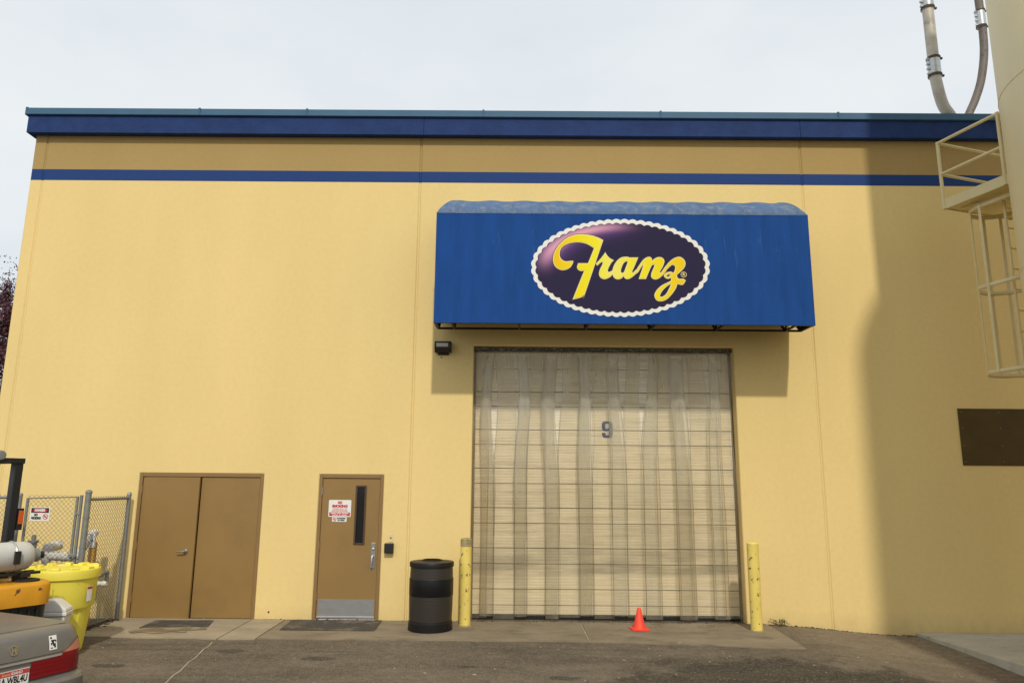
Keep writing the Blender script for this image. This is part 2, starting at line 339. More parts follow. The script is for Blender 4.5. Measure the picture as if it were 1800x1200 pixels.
def struct(o, label=None, cat=None): return tag(o, label, cat, None, 'structure')
def lerp(a, b, t): return a + (b - a) * t
def sstep(a, b, x):
    t = max(0, min(1, (x - a) / (b - a))); return t * t * (3 - 2 * t)
def catmull(pts, n=7, closed=True):
    """points (x,y[,1]); a third value marks a corner. Smooth curve between corners."""
    P = [(p[0], p[1]) for p in pts]; C = [len(p) > 2 for p in pts]; k = len(P); outp = []
    for i in range(k if closed else k - 1):
        p1, p2 = P[i], P[(i + 1) % k]
        p0 = P[i - 1] if (closed or i > 0) and not C[i] else (2 * p1[0] - p2[0], 2 * p1[1] - p2[1])
        p3 = P[(i + 2) % k] if not C[(i + 1) % k] and (closed or i + 2 < k) else (2 * p2[0] - p1[0], 2 * p2[1] - p1[1])
        for j in range(n):
            t = j / n
            outp.append(tuple(.5 * (2 * p1[a] + (p2[a] - p0[a]) * t + (2 * p0[a] - 5 * p1[a] + 4 * p2[a] - p3[a]) * t * t + (3 * p1[a] - p0[a] - 3 * p2[a] + p3[a]) * t ** 3) for a in (0, 1)))
    if not closed: outp.append(P[-1])
    return outp
def area(p): return .5 * sum(p[i][0] * p[(i + 1) % len(p)][1] - p[(i + 1) % len(p)][0] * p[i][1] for i in range(len(p)))
def curve_mesh(name, loops, offset=0.0, extrude=0.0):
    """fill closed 2d loops (first is the outline, the others holes) and return a mesh in the x,y plane"""
    cd = bpy.data.curves.new(name, 'CURVE'); cd.dimensions = '2D'; cd.fill_mode = 'BOTH'; cd.extrude = extrude; cd.offset = offset
    for i, lp in enumerate(loops):
        if (area(lp) > 0) != (i == 0): lp = lp[::-1]
        sp = cd.splines.new('POLY'); sp.points.add(len(lp) - 1); sp.use_cyclic_u = True
        for j, p in enumerate(lp): sp.points[j].co = (p[0], p[1], 0, 1)
    return to_mesh(name, cd)
def text_mesh(txt, size, bold=0.0, shear=0.0, extrude=0.0, width=None, spacing=1.0):
    cd = bpy.data.curves.new('text', 'FONT'); cd.body = txt; cd.size = size; cd.align_x = 'CENTER'; cd.align_y = 'CENTER'; cd.offset = bold; cd.shear = shear; cd.extrude = extrude; cd.fill_mode = 'BOTH'; cd.space_character = spacing
    cd.resolution_u = 3
    me = to_mesh('text', cd)
    if width:
        xs = [v.co.x for v in me.vertices]; w = max(xs) - min(xs)
        for v in me.vertices: v.co.x *= width / w
    return me
def to_mesh(name, cd):
    ob = bpy.data.objects.new(name, cd); COL.objects.link(ob)
    dg = bpy.context.evaluated_depsgraph_get(); dg.update()
    me = bpy.data.meshes.new_from_object(ob.evaluated_get(dg)); bpy.data.objects.remove(ob); bpy.data.curves.remove(cd)
    me.name = name; me.materials.clear(); return me
def link_mesh(name, me, mat, parent, loc, facing='-y', rot=None):
    """put a flat x,y mesh upright facing -y at loc (thing-relative when parent has a base)"""
    me.materials.append(mat); o = bpy.data.objects.new(name, me); COL.objects.link(o)
    M = Matrix(((1, 0, 0), (0, 0, -1), (0, 1, 0)))
    if rot is not None: M = rot @ M
    me.transform(M.to_4x4()); b = ORIG.get(parent, Vector((0, 0, 0))) if parent else Vector((0, 0, 0))
    me.transform(Matrix.Translation(Vector(loc) - b))
    if parent: o.parent = parent; ORIG[o] = b
    return o

# ------------------------------------------------------------------ ground
def g(x, y):
    d = max(0.0, -y - 1.3); n_ = min(max(-y, 0), 1.3)
    z = -.012 * n_ - .038 * min(d, 12)
    z -= .14 * sstep(2.3, 4.6, x) * (1 + .35 * sstep(0, 2.5, -y))
    return z
xs = [-400, -120, -50, -25, -16] + [-12 + .5 * i for i in range(49)] + [16, 25, 50, 120, 400]
ys = [-400, -120, -50, -25, -16] + [-13 + .4 * i for i in range(33)] + [0.05, 3, 20, 60, 200, 400]
mb = MB(); nx, ny = len(xs), len(ys)
for x in xs:
    for y in ys: mb.v.append((x, y, g(x, y)))
for i in range(nx - 1):
    for j in range(ny - 1): mb.f.append((i * ny + j, (i + 1) * ny + j, (i + 1) * ny + j + 1, i * ny + j + 1))
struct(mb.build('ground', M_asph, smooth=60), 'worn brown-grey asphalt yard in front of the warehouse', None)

# concrete apron along the wall: slabs parted by joints
apron = thing('apron', 'strip of pale worn concrete slabs along the foot of the warehouse wall', None, (0, 0, 0)); apron['kind'] = 'structure'
def slab(x0, x1, yf0, yf1, m, lift=.012, slant0=0, slant1=0):
    s = MB()
    def fn(u, v):
        x = lerp(x0, x1, u); yf = lerp(yf0, yf1, u); y = lerp(-.004, yf, v); x += lerp(slant0, slant1, u) * v
        wob = .018 * math.sin(x * 5.3 + 1) * v * (1 if v > .9 else .3)
        return (x, y + wob, g(x, y) + lift)
    s.grid(fn, max(2, int((x1 - x0) / .25)), 6)
    n0 = len(s.v)
    o = s.build('concrete_slab', m, apron, fix=True)
    md = o.modifiers.new('thickness', 'SOLIDIFY'); md.thickness = .06; md.offset = -1
    return o
slab(-7.42, -5.425, -1.27, -1.36, M_conc_pale); slab(-5.405, -4.915, -1.36, -1.33, M_conc_pale, .014); slab(-4.90, -.425, -1.32, -1.31, M_conc, .011); slab(-.40, 2.40, -1.31, -1.58, M_conc, .013, 0, .0)
j = MB()
for i in range(12):
    t0, t1 = i / 12, (i + 1) / 12; w = .010
    a = Vector((lerp(-5.42, -5.17, t0), lerp(-1.5, -3.7, t0), 0)); b = Vector((lerp(-5.42, -5.17, t1), lerp(-1.5, -3.7, t1), 0))
    a.x += .012 * math.sin(i * 2.1); b.x += .012 * math.sin((i + 1) * 2.1)
    q = [(a.x - w, a.y), (a.x + w, a.y), (b.x + w, b.y), (b.x - w, b.y)]; j.poly([(x, y, g(x, y) + .005) for x, y in q])
struct(j.build('joint', M_palejoint))
j = MB()
for (x0, y0, x1, y1) in ((-.418, -.02, -.41, -1.33),):
    j.poly([(x0 - .008, y0, g(x0, y0) + .0045), (x0 + .012, y0, g(x0, y0) + .0045), (x1 + .012, y1, g(x1, y1) + .0045), (x1 - .008, y1, g(x1, y1) + .0045)])
struct(j.build('joint', M_palejoint))
dm_ = MB(); pts = catmull([(-6.70, -.66), (-6.4, -.64), (-6.05, -.63), (-5.86, -.70), (-5.80, -.80), (-6.02, -.88), (-6.0, -1.0), (-6.22, -.98), (-6.36, -1.10), (-6.60, -1.03), (-6.70, -1.08), (-6.83, -.93), (-6.76, -.80)], 5)
dm_.poly([(x, y, g(x, y) + .0185) for x, y in pts]); struct(dm_.build('stain', pmat('damp_stain', (.185, .135, .070), .8, var=.3, scale=6, dirt=(.29, .24, .16), dirt_scale=5, dirt_lo=.46, dirt_hi=.6)))
# silo pad with kerb face
pad = [(4.66, -.003), (5.01, -2.75), (4.62, -2.85), (4.5, -10.8), (12, -10.8), (12, -.003)]
mb = MB().prism([(x, y, -.75) for x, y in pad], (0, 0, .66))
struct(mb.build('pavement', M_pad, bevel=.012), 'raised pale concrete pad with a low kerb at the right', None)

# ------------------------------------------------------------------ warehouse
wh = thing('warehouse', 'large yellow tilt-up concrete warehouse with blue fascia and brown upper band', 'warehouse', (0, 0, 0))
def holed_slab(x0, x1, z0, z1, y0, y1, holes, chamf=.012):
    X = sorted({x0, x1} | {h[0] for h in holes} | {h[1] for h in holes}); Z = sorted({z0, z1} | {h[2] for h in holes} | {h[3] for h in holes})
    X = [x for x in X if x0 <= x <= x1]; Z = [z for z in Z if z0 <= z <= z1]
    s = MB(); bm = bmesh.new(); vs = {}
    def V(i, k, y):
        key = (i, k, y)
        if key not in vs: vs[key] = bm.verts.new((X[i], y, Z[k]))
        return vs[key]
    def solid(i, k):
        if i < 0 or k < 0 or i >= len(X) - 1 or k >= len(Z) - 1: return False
        cx, cz = (X[i] + X[i + 1]) / 2, (Z[k] + Z[k + 1]) / 2
        return not any(h[0] < cx < h[1] and h[2] < cz < h[3] for h in holes)
    for i in range(len(X) - 1):
        for k in range(len(Z) - 1):
            if not solid(i, k): continue
            bm.faces.new([V(i, k, y0), V(i + 1, k, y0), V(i + 1, k + 1, y0), V(i, k + 1, y0)])
            bm.faces.new([V(i, k, y1), V(i, k + 1, y1), V(i + 1, k + 1, y1), V(i + 1, k, y1)])
            for (di, dk, e) in ((-1, 0, ((0, 0), (0, 1))), (1, 0, ((1, 1), (1, 0))), (0, -1, ((1, 0), (0, 0))), (0, 1, ((0, 1), (1, 1)))):
                if not solid(i + di, k + dk):
                    (a, b), (c, d) = e
                    bm.faces.new([V(i + a, k + b, y0), V(i + c, k + d, y0), V(i + c, k + d, y1), V(i + a, k + b, y1)])
    bmesh.ops.recalc_face_normals(bm, faces=bm.faces)
    me = bpy.data.meshes.new('wall_panel'); bm.to_mesh(me); bm.free(); me.materials.append(M_wall)
    o = bpy.data.objects.new('wall_panel', me); COL.objects.link(o); o.parent = wh; ORIG[o] = Vector((0, 0, 0))
    md = o.modifiers.new('bevel', 'BEVEL'); md.width = chamf; md.segments = 1; md.limit_method = 'ANGLE'; md.angle_limit = math.radians(40)
    return o
TOP = 7.93; T = .30; Z0 = -.4
DBL = (-7.365, -5.400, Z0, 2.185); SGL = (-4.518, -3.502, Z0, 2.185); GAR = (-2.118, 2.118, Z0, 4.275)
holed_slab(-9.767, -9.566, Z0, TOP, 0, T, [])
holed_slab(-9.540, -3.099, Z0, TOP, 0, T, [DBL, SGL])
holed_slab(-3.073, 3.412, Z0, TOP, 0, T, [GAR])
holed_slab(3.438, 13.0, Z0, TOP, 0, T, [])
for x in (-9.553, -3.086, 3.425):
    MB().box(x - .0115, x + .0115, .012, .05, Z0, TOP - .002).build('joint_sealant', M_wall, wh)
# returning side wall, back, roof (behind the front panels)
MB().box(-9.767, -9.467, T + .003, 26, Z0, TOP).build('side_wall', M_wall, wh)
MB().box(12.7, 13.0, T + .003, 26, Z0, TOP).build('side_wall', M_wall, wh)
MB().box(-9.463, 12.697, 25.7, 26, Z0, TOP).build('back_wall', M_wall, wh)
MB().box(-9.46, 12.69, T + .01, 25.69, 7.62, 7.70).build('roof', M_roof, wh)
MB().box(-9.46, 12.69, 1.6, 1.7, Z0, 7.6).build('inner_wall', M_black, wh)
# fascia: three boards butted at the panel joints, soffit under, metal coping on top
fy = -.135
for (a, b) in ((-9.855, -3.040), (-3.036, 3.40), (3.404, 13.1)):
    MB().box(a, b, fy, -.004, 7.905, 8.215).build('fascia_board', M_fascia, wh, bevel=.006)
MB().box(-9.855, -9.771, -.002, 26.05, 7.905, 8.215).build('fascia_board', M_fascia, wh, bevel=.006)
MB().box(-9.76, 12.9, .0, .28, 7.935, 8.21).build('parapet', M_fascia, wh)
cx = [-9.875, -6.9, -5.05, -2.02, 1.02, 4.06, 7.1, 10.1, 13.12]
for a, b in zip(cx[:-1], cx[1:]):
    m_ = MB(); ga = .0015
    m_.prism([(a + ga, fy - .028, 8.220), (a + ga, fy - .040, 8.228), (a + ga, fy - .022, 8.350), (a + ga, fy + .002, 8.358), (a + ga, .30, 8.372), (a + ga, .30, 8.225), (a + ga, fy - .002, 8.218)], (b - a - 2 * ga, 0, 0))
    m_.build('coping', M_cap, wh)
    if b < 13: MB().box(b - .016, b + .016, fy - .042, fy - .012, 8.226, 8.358).build('coping_clip', M_cap, wh)
MB().box(-9.90, -9.862, fy - .03, 26.05, 8.22, 8.36).build('coping', M_cap, wh)

# --- double door
def leaf(x0, x1, z0, z1, y0, y1): return MB().box(x0, x1, y0, y1, z0, z1)
fr = MB()
fr.box(-7.365, -7.312, .004, .16, -.05, 2.185).box(-5.453, -5.400, .004, .16, -.05, 2.185).box(-7.3115, -5.4535, .004, .16, 2.133, 2.185)
fr.build('door_frame', M_frame, wh, bevel=.004)
MB().box(-7.31, -5.455, .075, .16, -.05, 2.13).build('door_stop', M_black, wh)
dl = MB(); hx, wd = -7.306, .915; an = math.radians(3.2)
def rotp(u, w, z): return (hx + u * math.cos(an) + w * math.sin(an), .020 - u * math.sin(an) + w * math.cos(an), z)
dl.prism([rotp(0, 0, .010), rotp(wd, 0, .010), rotp(wd, .044, .010), rotp(0, .044, .010)], (0, 0, 2.115))
leafL = dl.build('door', M_door, wh, bevel=.003)
leafL['label'] = 'brown left door leaf standing slightly ajar'
leafR = leaf(-6.380, -5.459, .012, 2.128, .022, .066).build('door', M_door, wh, bevel=.003)
lv = MB(); c = Vector(rotp(.79, -.008, 1.005))
lv.lathe([(.035, 0), (.037, .006), (.030, .016), (.014, .02), (.013, .055), (.0, .056)], 20, c, Matrix.Rotation(PI / 2, 3, 'X'))
lv.tube([c + Vector((.0, -.048, 0)), c + Vector((-.03, -.052, 0)), c + Vector((-.09, -.05, -.006)), c + Vector((-.125, -.044, -.010))], [.013, .012, .010, .009], 10)
lv.build('handle', M_steel, leafL, smooth=40)
for z in (.30, 1.07, 1.93):
    for x, p, yy in ((-7.3085, leafL, .008), (-5.4565, leafR, .010)):
        MB().lathe([(.0085, -.055), (.0085, .055)], 10, (x, yy, z)).build('hinge', M_frame, p, smooth=40)
# --- single door
fr = MB()
fr.box(-4.518, -4.466, .004, .16, -.05, 2.185).box(-3.554, -3.502, .004, .16, -.05, 2.185).box(-4.4655, -3.5545, .004, .16, 2.133, 2.185)
fr.build('door_frame', M_frame, wh, bevel=.004)
WX0, WX1, WZ0, WZ1 = -3.935, -3.770, 1.12, 2.02
d2 = MB()
d2.box(-4.461, WX0, .022, .066, .028, 2.128).box(WX1, -3.559, .022, .066, .028, 2.128).box(WX0, WX1, .022, .066, .028, WZ0).box(WX0, WX1, .022, .066, WZ1, 2.128)
door2 = d2.build('door', M_door, wh)
wf = MB(); w = .024
wf.box(WX0 - .004, WX0 + w, .010, .021, WZ0, WZ1).box(WX1 - w, WX1 + .004, .010, .021, WZ0, WZ1).box(WX0 + w, WX1 - w, .010, .021, WZ0, WZ0 + w).box(WX0 + w, WX1 - w, .010, .021, WZ1 - w, WZ1)
wf.build('window_frame', pmat('lite_frame', (.075, .040, .018), .5), door2, bevel=.003)
MB().box(WX0 + .002, WX1 - .002, .040, .046, WZ0 + .002, WZ1 - .002).build('window', M_glass, door2)
MB().box(-4.440, -3.575, .0185, .0218, .040, .305).build('kick_plate', M_kick, door2, bevel=.001)
ds = MB().box(-4.452, -3.568, .006, .0215, .030, .060)
ds.build('door_sweep', M_alu, door2, bevel=.003)
MB().box(-4.466, -3.554, .0, .12, -.03, .020).build('threshold', M_alu, wh, bevel=.004)
hp = MB().box(-3.662, -3.590, .014, .0215, .765, 1.150); hpo = hp.build('handle_plate', M_steel, door2, bevel=.004)
hd = MB(); hd.tube([(-3.627, .018, .945), (-3.627, -.030, .955), (-3.629, -.042, .93), (-3.631, -.042, .84), (-3.631, -.030, .800), (-3.631, .016, .795)], [.010, .011, .013, .013, .011, .010], 10)
hd.lathe([(.019, 0), (.019, .010), (.012, .016), (0, .017)], 18, (-3.626, .014, 1.055), Matrix.Rotation(PI / 2, 3, 'X')); hd.build('handle', M_alu, door2, smooth=40)
for z in (.34, 1.10, 1.93): MB().lathe([(.0095, -.06), (.0095, .06)], 10, (-4.4635, .008, z)).build('hinge', M_steel if z > 1.5 else M_frame, door2, smooth=40)
# --- roll-up door
DY = .235
roll = MB().box(-2.10, 2.10, DY + .062, DY + .075, -.05, 4.30).build('roll_up_door', M_gap, wh)
for a_, b_ in ((-2.117, -2.085), (2.085, 2.117)): MB().box(a_, b_, DY - .03, DY + .06, -.05, 4.20).build('guide_rail', M_railtan, roll)
zs = [.075, .21, .83, 1.45, 2.07, 2.69, 3.31, 3.93, 4.26]
def section(z0, z1):
    pts = [(DY + .05, z0 + .001), (DY + .010, z0 + .001), (DY, z0 + .006)]
    grooves = []
    grooves = [(z0 + t, .005, .006) for t in (.05, .095, .14, .185, .24, .29, .34) if z0 + t < z1 - .03]
    for (zc, dp, hw) in sorted(grooves): pts += [(DY, zc - hw), (DY + dp, zc), (DY, zc + hw)]
    pts += [(DY, z1 - .006), (DY + .010, z1 - .001), (DY + .05, z1 - .001)]
    return MB().prism([(-2.083, p[0], p[1]) for p in pts], (4.166, 0, 0)).build('section', M_rolldoor, roll)
for a, b in zip(zs[:-1], zs[1:]):
    if b - a > .4: section(a + .003, a + .235); section(a + .243, b - .003)
    else: section(a, b - .003)
MB().box(-2.083, 2.083, DY - .012, DY + .05, -.03, .073).build('bottom_seal', M_rubber, roll, bevel=.006)
q9 = [(0, .52, 1), (0, .3), (.1, .08), (.3, 0), (.7, 0), (.9, .08), (1, .3), (1, 1.4), (.9, 1.62), (.7, 1.7), (.3, 1.7), (.1, 1.62), (0, 1.4), (0, .98), (.1, .76), (.3, .68), (.5, .68), (.66, .76, 1), (.66, .36), (.6, .27), (.4, .27), (.34, .36), (.34, .52, 1)]
h9 = [(.34, 1.03), (.34, 1.36), (.4, 1.45), (.6, 1.45), (.66, 1.36), (.66, 1.03), (.6, .94), (.4, .94)]
num = curve_mesh('number', [[((x - .5) * .17, (z - .85) * .158) for x, z in catmull(l, 4)] for l in (q9, h9)])
link_mesh('number', num, M_bluenum, roll, (.065, DY - .0035, 2.945))

# small wall holes seen in the plaster
for (x, z, r) in ((-2.645, 4.075, .012), (-5.18, .115, .014)):
    MB().lathe([(r, 0), (r, .004), (0, .004)], 12, (x, .001, z), Matrix.Rotation(PI / 2, 3, 'X')).build('pipe_hole', M_black, wh)
# brown plate on the right wall
pl = MB().box(5.65, 8.0, -.012, -.001, 2.41, 3.31); plo = tag(pl.build('wall_plate', M_plate, bevel=.003), 'plain dark brown metal plate screwed to the shaded wall at right', 'plate')
for x in (5.70, 6.3):
    for z in (2.47, 2.72, 3.0, 3.25): MB().lathe([(.006, 0), (.005, .003), (0, .004)], 8, (x, -.012, z), Matrix.Rotation(PI / 2, 3, 'X')).build('screw', M_steel, plo)

# ------------------------------------------------------------------ awning
AX0, AX1, AYF, AZ0, AZH = -2.675, 3.06, -1.0, 4.435, 6.175
aw = thing('awning', 'blue fabric box awning with oval bakery emblem above the roll-up door', 'awning', (0, 0, 0))
def front(u, v):
    x = lerp(AX0, AX1, u); z = lerp(AZ0, AZH, v)
    return (x, AYF + .006 * math.sin(u * PI * 11) * math.sin(v * PI) ** 2 * 0 + .0, z)
MB().grid(front, 2, 2).build('front_panel', M_awn, aw, solid=.006)
ribw = .53
def topf(u, v):
    x = lerp(AX0, AX1, u); d = v ** 1.7
    dx = min(x - AX0, AX1 - x); e = math.sqrt(max(0, 1 - (1 - min(dx, .24) / .24) ** 2))
    sag = math.sin(PI * (x - AX0 - .30) / ribw) ** 2
    H = .45 * e * (1 - .055 * sag * (1 if dx > .3 else 0))
    crease = .010 * math.exp(-((((x - AX0 - .30) / ribw) % 1.0 - .5) / .06) ** 2) * math.exp(-d * 5)
    return (x + .012 * math.sin(9 * x) * v, AYF + d * .985, AZH + .002 + H * math.sqrt(max(0, 1 - (1 - d) ** 2)) + crease * (1 if v > 0 else 0))
MB().grid(topf, 220, 22).build('top_panel', M_awntop, aw, smooth=70)
MB().box(AX0, AX1, AYF - .007, AYF + .004, AZH - .008, AZH + .010).build('hem', M_awntop, aw, bevel=.002)
for x in (AX0 + .004, AX1 - .004):
    MB().poly([(x, AYF + .006, AZ0), (x, -.50, AZ0 + .015), (x, -.012, AZ0 + .37), (x, -.012, AZH), (x, AYF + .006, AZH)]).build('side_panel', M_awn, aw, solid=.005)
bar = .030
MB().box(AX0, AX1, AYF + .008, AYF + .008 + bar, AZ0 - .002, AZ0 + bar).build('frame_bar', M_dark, aw)
MB().box(AX0 + .01, AX1 - .01, -.515, -.485, AZ0 + .004, AZ0 + .034).build('frame_bar', M_dark, aw)
MB().box(AX0 + .01, AX1 - .01, -.045, -.012, AZ0 + .36, AZ0 + .39).build('frame_bar', M_dark, aw)
for x in (AX0 + .03, -2.40, -1.38, -.34, .67, 1.70, 2.79, AX1 - .03):
    r = MB(); k = .021
    r.tube([(x, AYF + .04, AZ0 + .012), (x, -.5, AZ0 + .019)], k, 4); r.tube([(x, -.5, AZ0 + .019), (x, -.03, AZ0 + .375)], k, 4)
    r.tube([(x, AYF + .03, AZ0 + .02), (x, AYF + .03, AZH - .02)], k, 4); r.tube([(x, -.5, AZ0 + .019), (x, AYF + .03, AZ0 + .9)], k * .8, 4)
    r.build('rib', M_dark, aw)
# emblem
def LG(zx, zy):
    u, v = zx / 1800, zy / 1059
    return (lerp(-1.33 + 2.98 * u, -1.32 + 2.89 * u, v), lerp(6.21 + .02 * u, 4.41 + .02 * u, v))
def field_material():
    m = bpy.data.materials.new('emblem_purple'); m.use_nodes = True; n, l = nodes(m); b = n['Principled BSDF']; b.inputs['Roughness'].default_value = .8; b.inputs['Specular IOR Level'].default_value = .12
    t = n.new('ShaderNodeTexCoord'); s = n.new('ShaderNodeSeparateXYZ'); l.new(t.outputs['Object'], s.inputs[0])
    def M_(op, a, b_=None):
        q = n.new('ShaderNodeMath'); q.operation = op
        for i, w in enumerate((a, b_)):
            if w is None: continue
            if isinstance(w, (int, float)): q.inputs[i].default_value = w
            else: l.new(w, q.inputs[i])
        return q.outputs[0]
    (cx_, cz_) = LG(905, 532)
    ex = M_('DIVIDE', M_('SUBTRACT', s.outputs[0], cx_), 1.33); ez = M_('DIVIDE', M_('SUBTRACT', s.outputs[2], cz_), .74)
    r = M_('SQRT', M_('ADD', M_('MULTIPLY', ex, ex), M_('MULTIPLY', ez, ez)))
    ca_, sa_ = math.cos(2.3), math.sin(2.3)
    a = M_('ARCTAN2', M_('SUBTRACT', M_('MULTIPLY', ez, ca_), M_('MULTIPLY', ex, sa_)), M_('ADD', M_('MULTIPLY', ex, ca_), M_('MULTIPLY', ez, sa_)))
    # printed sheen: a pink crescent at upper left
    da = M_('DIVIDE', M_('SUBTRACT', a, 0), .72); dr = M_('DIVIDE', M_('SUBTRACT', r, .865), .082)
    f = M_('EXPONENT', M_('MULTIPLY', M_('ADD', M_('MULTIPLY', M_('MULTIPLY', da, da), M_('MULTIPLY', da, da)), M_('MULTIPLY', dr, dr)), -1))
    dr2 = M_('DIVIDE', M_('SUBTRACT', r, .86), .19); da2 = M_('DIVIDE', M_('SUBTRACT', a, 0), .78)
    f2 = M_('EXPONENT', M_('MULTIPLY', M_('ADD', M_('MULTIPLY', M_('MULTIPLY', da2, da2), M_('MULTIPLY', da2, da2)), M_('MULTIPLY', dr2, dr2)), -1))
    x = n.new('ShaderNodeMixRGB'); l.new(f2, x.inputs[0]); x.inputs[1].default_value = (.030, .024, .062, 1); x.inputs[2].default_value = (.155, .07, .27, 1)
    y = n.new('ShaderNodeMixRGB'); l.new(f, y.inputs[0]); l.new(x.outputs[0], y.inputs[1]); y.inputs[2].default_value = (.74, .37, .50, 1)
    l.new(y.outputs[0], b.inputs['Base Color']); return m
def scallop(rx, ry, n, amp, phase=0):
    p = []
    # equal arc-length lobes round the oval
    S = [0]; K = 2400
    q = [(rx * math.cos(2 * PI * i / K), ry * math.sin(2 * PI * i / K)) for i in range(K + 1)]
    for i in range(K): S.append(S[-1] + math.dist(q[i], q[i + 1]))
    for i in range(0, K, 3):
        th = 2 * PI * i / K; lobe = abs(math.sin(PI * n * S[i] / S[-1] + phase)); k = amp * lobe
        nxn, nyn = math.cos(th) / rx, math.sin(th) / ry; ln = math.hypot(nxn, nyn)
        p.append((905 + q[i][0] + nxn / ln * k, 532 - (q[i][1] + nyn / ln * k)))
    return [LG(*a) for a in p]
# backing cloth disc, white rim, purple field
link_mesh('emblem', curve_mesh('emblem', [scallop(822, 442, 52, 15)]), M_white, aw, (0, AYF - .008, 0))
emb = [o for o in aw.children if o.name.startswith('emblem')][0]
link_mesh('emblem_shade', curve_mesh('emblem_shade', [scallop(783, 405, 52, 15)]), M_ink, emb, (0, AYF - .010, 0))
link_mesh('emblem_field', curve_mesh('emblem_field', [scallop(775, 399, 52, 15)]), field_material(), emb, (0, AYF - .012, 0))
def z7(l): return [((p[0] / 8.573 + 40) * 5.294, (p[1] / 8.573 + 30) * 5.294) + tuple(p[2:]) for p in l]
def z8(l): return [((p[0] / 8.573 + 170) * 5.294, (p[1] / 8.573 + 30) * 5.294) + tuple(p[2:]) for p in l]
C1 = 1
LET = {
 'F': [z7([(862, 195, C1), (800, 160), (700, 125), (600, 107), (510, 103), (420, 115), (330, 150), (240, 215), (165, 300), (115, 400), (101, 490), (115, 560), (150, 610), (205, 642), (260, 650), (320, 635), (370, 600), (400, 550), (411, 512, C1), (370, 510), (300, 517), (250, 500), (215, 460), (203, 410), (215, 345), (255, 290), (330, 250), (430, 230), (530, 232), (630, 262), (722, 318, C1), (632, 545, C1), (482, 545, C1), (466, 600), (480, 640), (520, 662), (572, 660, C1), (398, 1088, C1), (480, 1070), (555, 1040), (592, 985)])],
 'r': [z7([(893, 380, C1), (920, 425), (965, 470), (1022, 500, C1), (985, 540), (955, 590), (932, 645), (938, 672), (960, 675), (1004, 650, C1), (1004, 712, C1), (960, 757), (890, 786), (840, 775), (805, 740), (798, 690), (815, 630), (845, 570), (852, 535), (830, 532), (770, 582, C1), (748, 552, C1), (800, 500), (850, 440)])],
 'a': [z8([(276, 458, C1), (142, 458, C1), (120, 450), (75, 447), (10, 463), (-55, 520), (-100, 600), (-116, 680), (-106, 735), (-75, 775), (-30, 788), (20, 775), (52, 740, C1), (68, 765), (100, 785), (145, 778), (195, 745), (250, 690), (238, 640, C1), (205, 680), (185, 685), (190, 655), (225, 580)]),
       z8([(108, 516), (60, 540), (25, 610), (14, 665), (35, 692), (62, 672), (90, 600), (112, 540)])],
 'n': [z8([(205, 720, C1), (240, 655), (290, 575), (345, 500), (395, 460), (445, 448), (475, 465), (490, 505, C1), (525, 475), (575, 453), (635, 460), (668, 495), (668, 540), (640, 610), (603, 672), (610, 686), (635, 665), (690, 590), (700, 660, C1), (655, 715), (600, 765), (550, 788), (505, 783), (472, 750), (475, 695), (508, 615), (520, 578), (500, 570), (468, 605), (392, 782, C1), (284, 782, C1), (355, 568, C1), (325, 600), (270, 685)])],
 'z': [z8([(668, 622, C1), (700, 575), (760, 510), (830, 463), (900, 448), (955, 475), (988, 530), (980, 595), (935, 655), (862, 720, C1), (866, 755), (895, 778), (955, 778), (995, 802, C1), (965, 852), (935, 872), (868, 856, C1), (840, 930), (775, 1020), (700, 1088), (620, 1114), (555, 1100), (523, 1045), (527, 995), (570, 930), (640, 872), (720, 833), (768, 806), (772, 766, C1), (725, 780), (685, 766), (663, 735), (672, 708), (712, 680), (770, 672), (808, 686), (830, 640), (832, 595), (800, 570), (758, 592), (700, 650), (670, 690)]),
       z8([(706, 736), (728, 716), (757, 718), (744, 738), (718, 748)]), z8([(764, 862), (700, 900), (640, 960), (606, 1022), (612, 1042), (640, 1044), (692, 1008), (738, 932)])],
}
def letter_material():
    m = bpy.data.materials.new('letter_print'); m.use_nodes = True; n, l = nodes(m); b = n['Principled BSDF']; b.inputs['Roughness'].default_value = .7; b.inputs['Specular IOR Level'].default_value = .15
    t = n.new('ShaderNodeTexCoord'); s = n.new('ShaderNodeSeparateXYZ'); l.new(t.outputs['Object'], s.inputs[0])
    mr = n.new('ShaderNodeMapRange'); mr.inputs[1].default_value = -.88; mr.inputs[2].default_value = 1.12; l.new(s.outputs[0], mr.inputs[0])
    c = n.new('ShaderNodeValToRGB'); l.new(mr.outputs[0], c.inputs[0]); e = c.color_ramp.elements
    e[0].position = 0; e[0].color = (.86, .53, .012, 1); e[1].position = 1; e[1].color = (.86, .58, .015, 1)
    for p, col in ((.22, (.88, .74, .012)), (.34, (.88, .80, .03)), (.46, (.87, .80, .16)), (.60, (.88, .78, .03)), (.74, (.88, .74, .015))):
        k = e.new(p); k.color = (*col, 1)
    l.new(c.outputs[0], b.inputs['Base Color']); return m
M_letter = letter_material()
M_letter2 = pmat('letter_cream', (.86, .72, .28), .45, var=.03)
for i, (ch, loops) in enumerate(LET.items()):
    sm = [[LG(*q) for q in catmull(lp, 5)] for lp in loops]
    dk = link_mesh('letter_outline', curve_mesh('letter_outline', sm, .010), M_ink, emb, (0, AYF - .0140 - i * .0002, 0))
    lt = link_mesh('letter', curve_mesh('letter', sm), M_letter2, emb, (0, AYF - .0160 - i * .0003, 0))
    lf = link_mesh('letter_fill', curve_mesh('letter_fill', sm, -.013), M_letter, emb, (0, AYF - .0185 - i * .0003, 0))
rx, rz = LG(1495, 600)
ring = [[(rx + .045 * math.cos(t * PI / 12), rz + .045 * math.sin(t * PI / 12)) for t in range(24)], [(rx + .037 * math.cos(t * PI / 12), rz + .037 * math.sin(t * PI / 12)) for t in range(24)]]
